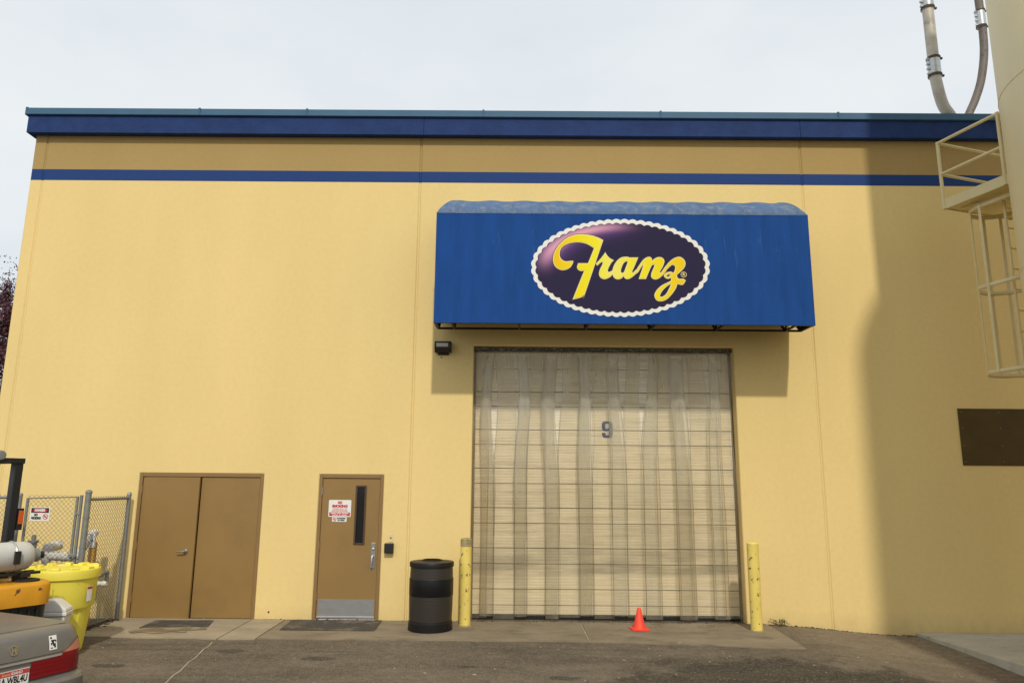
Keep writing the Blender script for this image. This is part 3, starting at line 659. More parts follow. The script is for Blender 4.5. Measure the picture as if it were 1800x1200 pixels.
link_mesh('registered_mark', curve_mesh('ring', ring), M_letter2, emb, (0, AYF - .016, 0))
link_mesh('registered_mark', text_mesh('R', .062, .002), M_letter2, emb, (rx, AYF - .016, rz))

# ------------------------------------------------------------------ strip curtain
def film_material(nm, lo, hi, foot, tint, low):
    m = bpy.data.materials.new(nm); m.use_nodes = True; n, l = nodes(m); b = n['Principled BSDF']
    b.inputs['Roughness'].default_value = .3; b.inputs['Specular IOR Level'].default_value = .4
    t = n.new('ShaderNodeTexCoord'); mp_ = n.new('ShaderNodeMapping'); mp_.inputs['Scale'].default_value = (2.0, 1, .30); l.new(t.outputs['Object'], mp_.inputs[0])
    a = n.new('ShaderNodeTexNoise'); a.inputs['Scale'].default_value = 3; a.inputs['Detail'].default_value = 3; a.inputs['Roughness'].default_value = .5; l.new(mp_.outputs[0], a.inputs['Vector'])
    r = n.new('ShaderNodeMapRange'); r.inputs[1].default_value = .3; r.inputs[2].default_value = .72; r.inputs[3].default_value = lo; r.inputs[4].default_value = hi; l.new(a.outputs['Fac'], r.inputs[0])
    # film more opaque towards the top, and more grime near the foot
    s = n.new('ShaderNodeSeparateXYZ'); l.new(t.outputs['Object'], s.inputs[0])
    q = n.new('ShaderNodeMapRange'); q.inputs[1].default_value = 1.3; q.inputs[2].default_value = .2; q.inputs[3].default_value = 0; q.inputs[4].default_value = foot; l.new(s.outputs[2], q.inputs[0])
    q2 = n.new('ShaderNodeMapRange'); q2.inputs[1].default_value = 2.6; q2.inputs[2].default_value = 3.9; q2.inputs[3].default_value = 0; q2.inputs[4].default_value = .17; l.new(s.outputs[2], q2.inputs[0])
    qs = n.new('ShaderNodeMath'); qs.operation = 'ADD'; l.new(q.outputs[0], qs.inputs[0]); l.new(q2.outputs[0], qs.inputs[1])
    ad = n.new('ShaderNodeMath'); ad.operation = 'ADD'; l.new(r.outputs[0], ad.inputs[0]); l.new(qs.outputs[0], ad.inputs[1])
    gz = n.new('ShaderNodeMapRange'); gz.inputs[1].default_value = 2.9; gz.inputs[2].default_value = 1.6; l.new(s.outputs[2], gz.inputs[0])
    gm = n.new('ShaderNodeMixRGB'); l.new(gz.outputs[0], gm.inputs[0]); gm.inputs[1].default_value = (.82, .82, .76, 1); gm.inputs[2].default_value = (*low, 1)
    l.new(gm.outputs[0], b.inputs['Base Color'])
    tr = n.new('ShaderNodeBsdfTransparent'); tr.inputs[0].default_value = (*tint, 1)
    lw = n.new('ShaderNodeLayerWeight'); lw.inputs[0].default_value = .35
    pw = n.new('ShaderNodeMath'); pw.operation = 'POWER'; l.new(lw.outputs['Facing'], pw.inputs[0]); pw.inputs[1].default_value = 2.2
    ad0 = ad; ad = n.new('ShaderNodeMath'); ad.operation = 'ADD'; ad.use_clamp = True; l.new(ad0.outputs[0], ad.inputs[0]); hf = n.new('ShaderNodeMath'); hf.operation = 'MULTIPLY'; hf.inputs[1].default_value = .45; l.new(pw.outputs[0], hf.inputs[0]); l.new(hf.outputs[0], ad.inputs[1])
    tm = n.new('ShaderNodeMixRGB'); l.new(pw.outputs[0], tm.inputs[0]); tm.inputs[1].default_value = (*tint, 1); tm.inputs[2].default_value = (tint[0] * .30, tint[1] * .28, tint[2] * .26, 1); l.new(tm.outputs[0], tr.inputs[0])
    tl = n.new('ShaderNodeBsdfTranslucent'); l.new(gm.outputs[0], tl.inputs[0])
    m1 = n.new('ShaderNodeMixShader'); m1.inputs[0].default_value = .4; l.new(b.outputs[0], m1.inputs[1]); l.new(tl.outputs[0], m1.inputs[2])
    m2 = n.new('ShaderNodeMixShader'); l.new(ad.outputs[0], m2.inputs[0]); l.new(tr.outputs[0], m2.inputs[1]); l.new(m1.outputs[0], m2.inputs[2])
    l.new(m2.outputs[0], n['Material Output'].inputs[0]); return m
M_film = film_material('curtain_film', .05, .17, .08, (.95, .91, .82), (.70, .64, .50)); M_film2 = film_material('curtain_film_grimy', .16, .38, .10, (.86, .82, .72), (.48, .43, .32)); M_film3 = film_material('curtain_film_worn', .10, .26, .12, (.90, .87, .78), (.58, .53, .42)); M_film4 = film_material('curtain_film_stained', .20, .40, .10, (.84, .80, .69), (.48, .43, .32))
M_edge = film_material('film_edge', .30, .55, .05, (.60, .55, .45), (.42, .37, .27))
cu = thing('strip_curtain', 'grimy clear plastic strip curtain hanging in front of the numbered roll-up door', 'strip curtain', (0, .1, 0))
mbk = MB().box(-2.115, 2.115, .10, .16, 4.205, 4.262).box(-2.115, 2.115, .085, .10, 4.225, 4.25)
mbk.build('mount_rail', pmat('rail_dark_zinc', (.07, .065, .055), .5, .4, var=.6, scale=9, stretch=(1, 1, 8), dirt=(.36, .34, .31), dirt_scale=7, dirt_lo=.55, dirt_hi=.62), cu, bevel=.004)
for i in range(34): MB().lathe([(.008, 0), (.007, .006), (0, .007)], 8, (-2.05 + i * .124, .085, 4.238), Matrix.Rotation(PI / 2, 3, 'X')).build('bolt', M_steel, cu)
wides = [(-2.11, -1.86), (-1.77, -1.42), (-1.25, -.93), (-.74, -.40), (-.20, .13), (.33, .63), (.83, 1.16), (1.36, 1.70), (1.85, 2.10)]
narrow = [(-1.97, -1.745), (-1.445, -1.235), (-.955, -.725), (-.43, -.195), (.10, .355), (.60, .86), (1.13, 1.385), (1.66, 1.88)]
rs = random.Random(3)
def strip(x0, x1, yb, bulge, ztop, zbot, sagtop, drift, fm=None, gap=0):
    ph = rs.uniform(0, 6); am = rs.uniform(.014, .040); tp = rs.uniform(.12, .42)
    def fn(u, v):
        c = 2 * u - 1; zt = ztop - sagtop * (1 - c * c); z = lerp(zbot, zt, v ** .8)
        h = sstep(1.6, 4.2, z)
        x = lerp(x0, x1, u); xm = (x0 + x1) / 2
        x = xm + (x - xm) * (1 - gap * (1 - sstep(.9, 2.4, z)) / (x1 - x0)) * (1 - tp * h * (1 if bulge > 0 else .75)) + drift * h + am * math.sin(z * 2.1 + ph) * h * 1.4 + .005 * math.sin(z * 1.3 + ph)
        y = yb - bulge * (1 - c ** 4) * (.55 + .45 * h) + .010 * math.sin(z * 2.7 + ph) + .012 * h * math.sin(c * 3 + ph)
        return (x, y, z)
    st_ = MB().grid(fn, 12, 30).build('strip', fm or M_film, cu, smooth=80, fix=False)
    for u in (0, 1): MB().tube([fn(u, i / 24) for i in range(25)], .0034, 5).build('edge', M_edge, st_, smooth=60)
    return st_
for i, (a, b) in enumerate(wides): strip(a, b, .135, -.018, 4.215, .02 + rs.uniform(.0, .06), rs.uniform(.03, .08), rs.uniform(-.015, .015), None, [0, .03, .035, .03, .03, .015, 0, 0, 0][i])
for i, (a, b) in enumerate(narrow): strip(a - .005, b + .005, .085, .045, 4.20, .015 + rs.uniform(0, .09), [.20, .18, .17, .05, .24, .19, .20, .18][i], rs.uniform(-.07, .07), (M_film2, M_film3, M_film4)[(0, 2, 0, 2, 1, 1, 0, 1)[i]], [.035, .04, .04, .035, .03, .02, 0, 0][i])

# ------------------------------------------------------------------ wall fittings
wl = thing('wall_light', 'small dark bronze flood light on the wall under the left awning end', 'wall light', (-2.61, 0, 4.23))
MB().prism([(-2.745, 0, 4.15), (-2.745, -.10, 4.14), (-2.745, -.155, 4.20), (-2.745, -.155, 4.305), (-2.745, -.13, 4.32), (-2.745, 0, 4.32)], (.265, 0, 0)).build('body', M_dark, wl, bevel=.006)
MB().box(-2.715, -2.525, -.159, -.153, 4.225, 4.285).build('lens', pmat('frosted_lens', (.42, .41, .37), .4), wl, bevel=.004)
MB().box(-2.70, -2.52, -.02, .0, 4.11, 4.145).build('bracket', M_dark, wl)
rd = thing('card_reader', 'small black card reader box on the wall right of the single door', 'card reader', (-3.37, 0, 1.07))
MB().box(-3.440, -3.300, -.085, -.001, 1.00, 1.150).build('body', M_black, rd, bevel=.012, seg=3)
MB().box(-3.43, -3.31, -.092, -.086, 1.012, 1.138).build('hood', M_rubber, rd, bevel=.004)
bl = thing('button_plate', 'small cream doorbell plate on the wall above the card reader', 'doorbell', (-3.355, 0, 1.225))
MB().box(-3.388, -3.318, -.008, -.001, 1.165, 1.285).build('plate', pmat('cream_plastic', (.72, .58, .30), .5), bl, bevel=.003)
MB().lathe([(.011, 0), (.011, .008), (0, .009)], 14, (-3.353, -.008, 1.228), Matrix.Rotation(PI / 2, 3, 'X')).build('button', M_band, bl, smooth=40)

# ------------------------------------------------------------------ signs on the doors
def sign_base(name, label, x0, x1, z0, z1, y, par=None, r=.012):
    t = thing(name, label, 'sign', ((x0 + x1) / 2, y, z0))
    p = [(x0 + r, z0), (x1 - r, z0), (x1, z0 + r), (x1, z1 - r), (x1 - r, z1), (x0 + r, z1), (x0, z1 - r), (x0, z0 + r)]
    MB().prism([(a, y, b) for a, b in p], (0, .003, 0)).build('panel', M_white, t); return t
def circle_slash(parent, cx_, cz_, r, y, rot=None):
    lo = [[(r * math.cos(t * PI / 14), r * math.sin(t * PI / 14)) for t in range(28)], [(r * .78 * math.cos(t * PI / 14), r * .78 * math.sin(t * PI / 14)) for t in range(28)]]
    link_mesh('symbol', curve_mesh('ring', lo), M_red, parent, (cx_, y, cz_), rot=rot)
    w_ = r * .11; d_ = r * .62
    link_mesh('symbol', curve_mesh('slash', [[(-d_ - w_, d_ - w_), (-d_ + w_, d_ + w_), (d_ + w_, -d_ + w_), (d_ - w_, -d_ - w_)]]), M_red, parent, (cx_, y - .0006, cz_), rot=rot)
    link_mesh('symbol', curve_mesh('bar', [[(-r * .6, -.08 * r), (r * .55, -.08 * r), (r * .55, .14 * r), (-r * .6, .14 * r)]]), M_ink, parent, (cx_, y + .0004, cz_), rot=rot)
SY = .0165
s1 = sign_base('no_smoking_sign', 'white and red NO SMOKING notice on the brown single door', -4.352, -4.000, 1.535, 1.795, SY)
def line(par, txt, cx_, cz_, h, w_, mat, y, bold=.0): link_mesh('lettering', text_mesh(txt, h / .70, bold, width=w_), mat, par, (cx_, y, cz_))
line(s1, 'NO', -4.176, 1.752, .038, .070, M_red, SY - .001, .004); line(s1, 'SMOKING', -4.176, 1.698, .036, .245, M_red, SY - .001, .004)
line(s1, 'WITHIN 20 FT. OF', -4.176, 1.656, .017, .225, M_red, SY - .001, .001); line(s1, 'BUILDING ENTRANCE', -4.176, 1.628, .017, .245, M_red, SY - .001, .001)
MB().box(-4.338, -4.014, SY - .0016, SY - .0004, 1.551, 1.606).build('band', M_red, s1)
for (a, b, z) in ((-4.315, -4.235, 1.590), (-4.222, -4.15, 1.590), (-4.138, -4.037, 1.590), (-4.29, -4.20, 1.566), (-4.185, -4.16, 1.566), (-4.145, -4.06, 1.566)):
    MB().box(a, b, SY - .0026, SY - .0018, z - .0055, z + .0055).build('print_line', M_white, s1)
s2 = sign_base('no_vaping_sign', 'small white sticker with red circle below the NO SMOKING notice', -4.290, -4.062, 1.462, 1.532, SY + .001, r=.004)
circle_slash(s2, -4.250, 1.497, .028, SY - .0012)
line(s2, 'NO SMOKING', -4.148, 1.512, .018, .135, M_ink, SY - .001, .002); line(s2, 'NO VAPING', -4.148, 1.484, .018, .110, M_ink, SY - .001, .002)

# ------------------------------------------------------------------ doormats
for (pts, lab) in (([(-6.80, -.21), (-5.94, -.17), (-5.84, -.63), (-6.78, -.74)], 'faded dark doormat with damp stain in front of the double door'),
                   ([(-4.79, -.09), (-3.43, -.06), (-3.41, -.79), (-4.76, -.78)], 'large dark rubber doormat in front of the single door')):
    m_ = MB().prism([(x, y, g(x, y) + .0125) for x, y in pts], (0, 0, .012)); o = tag(m_.build('doormat', M_mat, bevel=.006), lab, 'doormat', 'doormats at the doors')

# ------------------------------------------------------------------ bollards
def bollard(x, y, lab, h, lean=0):
    z = g(x, y); t = thing('bollard', lab, 'bollard', (x, y, z), 0, 'yellow bollards beside the roll-up door')
    ch = .115 if x < 0 else .03
    MB().lathe([(.084, 0), (.084, h - ch)], 28, (x, y, z + .012)).build('post', M_boll, t, smooth=40)
    MB().lathe([(.0845, h - ch), (.085, h - .012), (.074, h), (.04, h + .010), (0, h + .013)], 28, (x, y, z + .012)).build('cap', M_rust if x < 0 else M_boll, t, smooth=40)
    MB().lathe([(.10, 0), (.096, .012), (.085, .018)], 28, (x, y, z + .010)).build('collar', M_rust, t, smooth=40)
    return t
bl1 = bollard(-2.158, -.36, 'chipped yellow steel bollard left of the roll-up door beside the black bin', 1.245)
bl2 = bollard(2.095, -.52, 'scratched yellow steel bollard right of the roll-up door', 1.235)

# ------------------------------------------------------------------ litter bin (perforated)
def perf_material():
    m = bpy.data.materials.new('perforated_black'); m.use_nodes = True; n, l = nodes(m); b = n['Principled BSDF']; b.inputs['Roughness'].default_value = .4
    t = n.new('ShaderNodeTexCoord'); s = n.new('ShaderNodeSeparateXYZ'); l.new(t.outputs['Object'], s.inputs[0])
    def M_(op, a, b_=None):
        q = n.new('ShaderNodeMath'); q.operation = op
        for i, w in enumerate((a, b_)):
            if w is None: continue
            if isinstance(w, (int, float)): q.inputs[i].default_value = w
            else: l.new(w, q.inputs[i])
        return q.outputs[0]
    an_ = M_('MULTIPLY', M_('ARCTAN2', s.outputs[1], s.outputs[0]), .31 / .0225); zz = M_('DIVIDE', s.outputs[2], .0195)
    row = M_('FLOOR', zz); off = M_('MULTIPLY', M_('MODULO', row, 2), .5)
    fx = M_('SUBTRACT', M_('FRACT', M_('ADD', an_, off)), .5); fz = M_('SUBTRACT', M_('FRACT', zz), .5)
    d = M_('SQRT', M_('ADD', M_('MULTIPLY', fx, fx), M_('MULTIPLY', fz, fz)))
    h = M_('LESS_THAN', d, .30)
    x = n.new('ShaderNodeMixRGB'); l.new(h, x.inputs[0]); x.inputs[1].default_value = (.016, .014, .013, 1); x.inputs[2].default_value = (.075, .060, .042, 1); l.new(x.outputs[0], b.inputs['Base Color'])
    return m
M_perf = perf_material()
tx, ty = -2.64, -.60; tz = g(tx, ty) + .012
tb = thing('litter_bin', 'round black perforated metal litter bin between the door and left bollard', 'bin', (tx, ty, tz))
MB().lathe([(.285, .035), (.318, .035), (.318, .105), (.312, .110), (.303, .16)], 48, (tx, ty, tz)).build('base', M_bin, tb, smooth=35)
MB().lathe([(.322, 0), (.322, .034), (.30, .036)], 48, (tx, ty, tz)).build('foot_ring', M_bin, tb, smooth=35)
MB().lathe([(.306, .13), (.314, .30), (.316, .50), (.312, .74), (.306, .90)], 48, (tx, ty, tz)).build('basket', M_perf, tb, smooth=35)
MB().lathe([(.3185, .475), (.3205, .48), (.3205, .705), (.3185, .71)], 48, (tx, ty, tz)).build('band', pmat('gloss_black', (.008, .008, .009), .35, spec=.25), tb, smooth=35)
MB().lathe([(.309, .868), (.322, .872), (.324, .925), (.316, .938), (.25, .946), (.16, .954), (.155, .945), (.13, .93), (0, .925)], 48, (tx, ty, tz)).build('lid', M_bin, tb, smooth=35)
MB().tube([(tx + .135 * math.cos(2 * PI * i / 24), ty + .135 * math.sin(2 * PI * i / 24), tz + .955) for i in range(25)], .012, 8).build('lid_ring', M_bin, tb, smooth=50)

# ------------------------------------------------------------------ cone
cx_, cy_ = .395, -.50; cz_ = g(cx_, cy_) + .014
co = thing('traffic_cone', 'small bright orange traffic cone standing before the roll-up door', 'cone', (cx_, cy_, cz_), .12); co.scale = (.86, .86, .86)
ORIG[co] = Vector((0, 0, 0))
bs = MB(); s_ = .150
bs.prism([(-s_ + .02, -s_, 0), (s_ - .02, -s_, 0), (s_, -s_ + .02, 0), (s_, s_ - .02, 0), (s_ - .02, s_, 0), (-s_ + .02, s_, 0), (-s_, s_ - .02, 0), (-s_, -s_ + .02, 0)], (0, 0, .020))
bs.build('base', M_cone, co, bevel=.004)
MB().lathe([(.118, .018), (.108, .026), (.100, .04), (.032, .335), (.026, .345), (.020, .346), (.018, .33)], 32).build('body', M_cone, co, smooth=50)

# ------------------------------------------------------------------ chain link fence and gate
def chainlink(o, u, w, h, z0, parent, pitch=.066, wire=.0024, name='mesh'):
    """woven wire over a rectangle: two families of slanted wires with the knuckled ends above the top rail"""
    m_ = MB(); o = Vector(o); u = Vector(u).normalized(); nrm = Vector((-u.y, u.x, 0))
    k = int((w + h) / pitch) + 1
    for fam in (0, 1):
        for i in range(-int(h / pitch) - 1, int(w / pitch) + 2):
            a = i * pitch
            x0, zz0, x1, zz1 = a, 0, a + h, h
            if x0 < 0: zz0 += -x0; x0 = 0
            if x1 > w: zz1 -= (x1 - w); x1 = w
            if x1 - x0 < .02: continue
            if fam: x0, x1 = w - x0, w - x1
            p = []
            n_ = max(2, int((zz1 - zz0) / pitch * 2))
            for q in range(n_ + 1):
                t = q / n_; xx = lerp(x0, x1, t); zz = lerp(zz0, zz1, t)
                p.append(o + u * xx + Vector((0, 0, z0 + zz)) + nrm * (.0035 * (1 if (q + fam) % 2 else -1)))
            m_.tube(p, wire, 4, False)
    return m_.build(name, M_wire, parent, fix=False)
FY = -1.2; FH = 1.83
def fz(x, y): return g(x, y)
# side panel at right, from the wall to the corner post
fs = thing('chain_link_fence', 'narrow chain-link fence panel running out from the wall left of the double door', 'fence', (-7.445, -.65, 0), 0, 'chain-link enclosure')
for (y, r, h) in ((-.13, .030, 1.86), (-1.2, .040, 1.92)):
    x = -7.43 if y > -.5 else -7.455
    MB().lathe([(r, 0), (r, h), (r * 1.15, h + .004), (r * 1.1, h + .03), (r * .5, h + .05), (0, h + .052)], 16, (x, y, g(x, y) - .02)).build('post', M_galv, fs, smooth=40)
MB().tube([(-7.43, -.14, 1.80), (-7.455, -1.19, 1.80)], .021, 10).build('top_rail', M_galv, fs, smooth=40)
MB().tube([(-7.43, -.14, .06), (-7.455, -1.19, .06)], .006, 6).build('tension_wire', M_galv, fs, smooth=40)
chainlink((-7.43, -.15, 0), (-.023, -1, 0), 1.04, 1.80, .04, fs, .062, name='chain_link')
for z in (.35, .75, 1.15, 1.55):
    for (x, y, r) in ((-7.43, -.13, .034), (-7.455, -1.2, .044)):
        MB().lathe([(r, -.012), (r, .012)], 14, (x, y, z)).build('tension_band', M_galv, fs, smooth=40)
# gate
gt = thing('fence_gate', 'chain-link gate with a DANGER sign in the enclosure behind the yellow drum', 'gate', (-7.95, FY, 0), 0, 'chain-link enclosure')
gx0, gx1 = -8.335, -7.585
MB().tube([(gx1 - .02, FY, .10), (gx1 - .02, FY, 1.835), (gx0 + .03, FY, 1.81), (gx0 + .03, FY, .10), (gx1 - .02, FY, .10)], .021, 10).build('gate_frame', M_galv, gt, smooth=40)
MB().tube([(gx1 + .035, FY, .08), (gx1 + .035, FY, 1.86)], .022, 10).build('gate_frame', M_galv, gt, smooth=40)
chainlink((gx0 + .03, FY, 0), (1, 0, 0), gx1 - gx0 - .05, 1.76, .10, gt, .066, name='chain_link')
MB().box(gx1 - .04, gx1 + .07, FY - .05, FY - .02, 1.02, 1.06).box(gx1 + .005, gx1 + .03, FY - .09, FY - .02, .98, 1.0).build('latch', M_galv, gt, bevel=.004)
for z in (.3, 1.05, 1.6): MB().box(gx1 - .01, gx1 + .045, FY - .028, FY + .028, z - .016, z + .016).build('hinge', M_galv, gt, bevel=.004)
# left panel
fl = thing('chain_link_fence', 'chain-link fence panel at far left behind the black forklift mast', 'fence', (-9.3, FY, 0), 0, 'chain-link enclosure')
for x in (-8.42, -9.72):
    MB().lathe([(.032, 0), (.032, 1.88), (.036, 1.884), (.03, 1.91), (0, 1.92)], 16, (x, FY, g(x, FY) - .02)).build('post', M_galv, fl, smooth=40)
MB().tube([(-8.42, FY, 1.82), (-9.72, FY, 1.82)], .021, 10).build('top_rail', M_galv, fl, smooth=40)
chainlink((-9.70, FY, 0), (1, 0, 0), 1.26, 1.80, .06, fl, .066, name='chain_link')
# danger sign on the gate
dz = FY - .030
dg_ = thing('danger_sign', 'small white DANGER NO SMOKING sign with red header wired to the gate', 'sign', (-8.095, dz, 1.52))
MB().box(-8.232, -7.955, dz, dz + .003, 1.505, 1.690).build('panel', M_white, dg_)
MB().box(-8.218, -7.969, dz - .0012, dz - .0004, 1.615, 1.680).build('header', M_ink, dg_)
el = [[(.108 * math.cos(t * PI / 12), .026 * math.sin(t * PI / 12)) for t in range(24)]]
link_mesh('oval', curve_mesh('oval', el), M_red, dg_, (-8.094, dz - .002, 1.648))
line(dg_, 'DANGER', -8.094, 1.648, .030, .150, M_white, dz - .003, .003)
line(dg_, 'NO', -8.145, 1.585, .032, .050, M_ink, dz - .001, .004); line(dg_, 'SMOKING', -8.140, 1.540, .030, .135, M_ink, dz - .001, .004)
circle_slash(dg_, -8.010, 1.562, .038, dz - .0012)

# lagged pipework inside the enclosure
pp = thing('lagged_pipes', 'white lagged pipework with elbows behind the chain-link gate', 'pipework', (-8.0, -.6, 0))
def lag(pts, r, name='pipe'):
    P = catmull([(0, 0)] + [(1, 1)], 2) if False else None
    q = []; rad = []
    for a, b in zip(pts[:-1], pts[1:]):
        a, b = Vector(a), Vector(b); n_ = max(3, int((b - a).length / .025))
        for i in range(n_): q.append(a.lerp(b, i / n_)); rad.append(r * (1 + .10 * math.sin(len(q) * 1.9)))
    q.append(Vector(pts[-1])); rad.append(r)
    return MB().tube(q, rad, 12).build(name, M_lag, pp, smooth=60)
lag([(-9.0, -.7, 1.00), (-8.3, -.7, .99), (-7.95, -.7, .97)], .065); lag([(-7.98, -.7, .96), (-7.78, -.7, .98), (-7.72, -.6, 1.25), (-7.72, -.45, 1.30)], .055)
lag([(-8.25, -.7, 1.0), (-8.25, -.7, 1.10), (-8.2, -.5, 1.12)], .07); lag([(-7.9, -.55, .85), (-7.55, -.6, .85)], .05); lag([(-8.25, -.7, 1.0), (-8.25, -.7, .0)], .06); lag([(-7.72, -.5, 1.2), (-7.72, -.5, .0)], .04)
MB().lathe([(.05, 0), (.05, .16), (.07, .17), (.07, .20), (.03, .21), (.03, .28), (0, .28)], 14, (-8.42, -.78, 1.0)).build('valve', M_galv, pp, smooth=40)
pj = thing('pipe_stub', 'short lagged pipe stub with metal cap sticking through the fence beside the drum', 'pipe', (-7.3, -.8, .5))
q = [(-7.55 + .02 * i, -.85, .62) for i in range(16)]
MB().tube(q, [.036 * (1 + .16 * math.sin(i * 1.6)) for i in range(16)], 12).build('lagging', M_lag, pj, smooth=60)
MB().lathe([(.02, 0), (.05, .01), (.055, .05), (.04, .075), (0, .08)], 16, (-7.34, -.85, .76), Matrix.Rotation(PI / 2, 3, 'X')).build('cap', M_galv, pj, smooth=50)
MB().tube([(-7.34, -.85, .76), (-7.34, -.70, .76), (-7.34, -.70, .62)], .028, 10).build('pipe', M_galv, pj, smooth=50)
yp = thing('marker_post', 'short amber post with a white box inside the fence behind the gate latch', 'post', (-7.58, -.7, 0))
MB().box(-7.635, -7.545, -.72, -.66, 0, 1.18).build('post', pmat('amber_paint', (.62, .33, .03), .5), yp, bevel=.008)
MB().box(-7.640, -7.540, -.735, -.722, 1.10, 1.30).build('box', M_whiteplastic, yp, bevel=.006)
MB().box(-7.60, -7.58, -.740, -.736, 1.19, 1.22).build('socket', M_black, yp)

# ------------------------------------------------------------------ yellow overpack drum
dx_, dy_ = -7.215, -2.02; dzz = g(dx_, dy_)
dr = thing('drum', 'large yellow plastic overpack drum with screw lid behind the forklift', 'drum', (dx_, dy_, dzz), .35)
ORIG[dr] = Vector((0, 0, 0))
def rib(an_, z): return 1 - .035 * (1 if math.cos(an_ * 8) > .55 else 0)
MB().lathe([(.30, 0), (.315, .015), (.345, .28), (.372, .545)], 96, rad=rib).build('body', M_drum, dr, smooth=25)
def notch(an_, z): return 1 - (.09 if (math.cos(an_ * 4 + .5) > .86 and z < .80) else 0)
MB().lathe([(.37, .535), (.392, .540), (.398, .56), (.412, .80), (.418, .900), (.40, .905)], 128, rad=notch).build('skirt', M_drum, dr, smooth=25)
MB().lathe([(.43, .893), (.442, .900), (.446, .975), (.436, 1.005), (.40, 1.016), (.385, 1.002), (.20, 1.012), (0, 1.018)], 64).build('lid', M_drum, dr, smooth=35)
for k in range(12):
    a = 2 * PI * k / 12; m_ = MB(); r0_, r1_ = .30, .425; da = .12
    pts = [(r0_ * math.cos(a - da), r0_ * math.sin(a - da), .995), (r1_ * math.cos(a - da), r1_ * math.sin(a - da), .995), (r1_ * math.cos(a + da), r1_ * math.sin(a + da), .995), (r0_ * math.cos(a + da), r0_ * math.sin(a + da), .995)]
    m_.prism(pts, (0, 0, .046)).build('lug', M_drum, dr, bevel=.012)
# label patch facing right-front
lb = MB(); lr = .418
def lab_(u, v): a = lerp(-.62, -.40, u) + .02; return ((lr + .003) * math.cos(a), (lr + .003) * math.sin(a), lerp(.62, .80, v))
lb.grid(lab_, 6, 1); lb.build('label_patch', M_white, dr, smooth=60)
lb = MB()
def lab2(u, v): a = lerp(-.61, -.41, u) + .02; return ((lr + .0045) * math.cos(a), (lr + .0045) * math.sin(a), lerp(.765, .795, v))
lb.grid(lab2, 6, 1); lb.build('label_stripe', M_red, dr, smooth=60)

# ------------------------------------------------------------------ small white bin
bx, by = -6.925, -2.56; bz = g(bx, by)
wb = thing('waste_bin', 'small white plastic waste bin with hinged lid between forklift and drum', 'bin', (bx, by, bz), .25); wb.scale = (1, 1, 1.10)
ORIG[wb] = Vector((0, 0, 0))
def taper(x0, y0, x1, y1, z0, z1):
    m_ = MB(); b = [(-x0, -y0, z0), (x0, -y0, z0), (x0, y0, z0), (-x0, y0, z0), (-x1, -y1, z1), (x1, -y1, z1), (x1, y1, z1), (-x1, y1, z1)]
    m_.v = b; m_.f = [(0, 3, 2, 1), (4, 5, 6, 7), (0, 1, 5, 4), (1, 2, 6, 5), (2, 3, 7, 6), (3, 0, 4, 7)]; return m_
taper(.12, .10, .155, .13, 0, .50).build('body', M_whiteplastic, wb, bevel=.02, seg=3)
taper(.172, .145, .168, .14, .505, .545).build('rim', M_whiteplastic, wb, bevel=.01)
m_ = MB().prism([(-.16, -.135, .547), (.165, -.135, .547), (.15, -.12, .575), (.02, -.11, .665), (-.06, -.11, .675), (-.16, -.12, .62)], (0, .25, 0)); m_.build('lid', M_whiteplastic, wb, bevel=.012)
MB().box(-.03, .10, -.1435, -.1405, .42, .432).build('print_line', M_ink, wb)

# ------------------------------------------------------------------ forklift (rear towards the yard)
fo = thing('forklift', 'orange forklift truck with white gas cylinder on its counterweight', 'forklift', (-6.885, -3.43, g(-6.98, -3.4)), math.radians(58), local=True)
def rrect(w_, d0, d1, r, n_=6):
    p = []
    for (cx2, cy2, a0) in ((w_ - r, d0 + r, -90), (w_ - .02, d1 - .02, 0), (-w_ + .02, d1 - .02, 90), (-w_ + r, d0 + r, 180)):
        rr_ = r if cy2 == d0 + r else .02
        for i in range(n_ + 1): a = math.radians(a0 + 90 * i / n_); p.append((cx2 + rr_ * math.cos(a), cy2 + rr_ * math.sin(a)))
    return p
def stack(levels, name, mat, parent, smooth=40):
    """levels: list of (outline pts, z) with equal point counts"""
    m_ = MB(); n_ = len(levels[0][0])
    for pts, z in levels: m_.v += [(x, y, z) for x, y in pts]
    for k in range(len(levels) - 1):
        for i in range(n_): j2 = (i + 1) % n_; m_.f.append((k * n_ + i, k * n_ + j2, (k + 1) * n_ + j2, (k + 1) * n_ + i))
    m_.f.append(tuple(range(n_ - 1, -1, -1))); m_.f.append(tuple((len(levels) - 1) * n_ + i for i in range(n_)))
    return m_.build(name, mat, parent, smooth=smooth)
W_ = .46
stack([(rrect(W_, 0, .62, .20), .80), (rrect(W_, -.005, .62, .20), 1.0), (rrect(W_ - .01, .01, .62, .20), 1.028), (rrect(W_ - .04, .045, .61, .18), 1.045)], 'counterweight', M_orange, fo)
stack([(rrect(W_ - .03, .06, .60, .18), .16), (rrect(W_ - .012, .05, .60, .18), .795)], 'engine_bay', M_black, fo)
MB().box(-.40, -.10, .004, .09, .14, .798).build('tow_column', M_orange, fo, bevel=.02)
for i in range(5): MB().box(-.06 + i * .085, -.035 + i * .085, .035, .06, .22, .76).build('grille_bar', M_black, fo)
MB().box(-.42, .42, .62, 1.75, .30, .78).build('chassis', M_orange, fo, bevel=.03)
MB().box(-.30, .30, .68, 1.12, .78, .95).build('hood', M_black, fo, bevel=.03)
MB().box(-.24, .24, .72, 1.15, .95, 1.06).box(-.24, .24, .70, .80, 1.06, 1.45).build('seat', M_rubber, fo, bevel=.03)
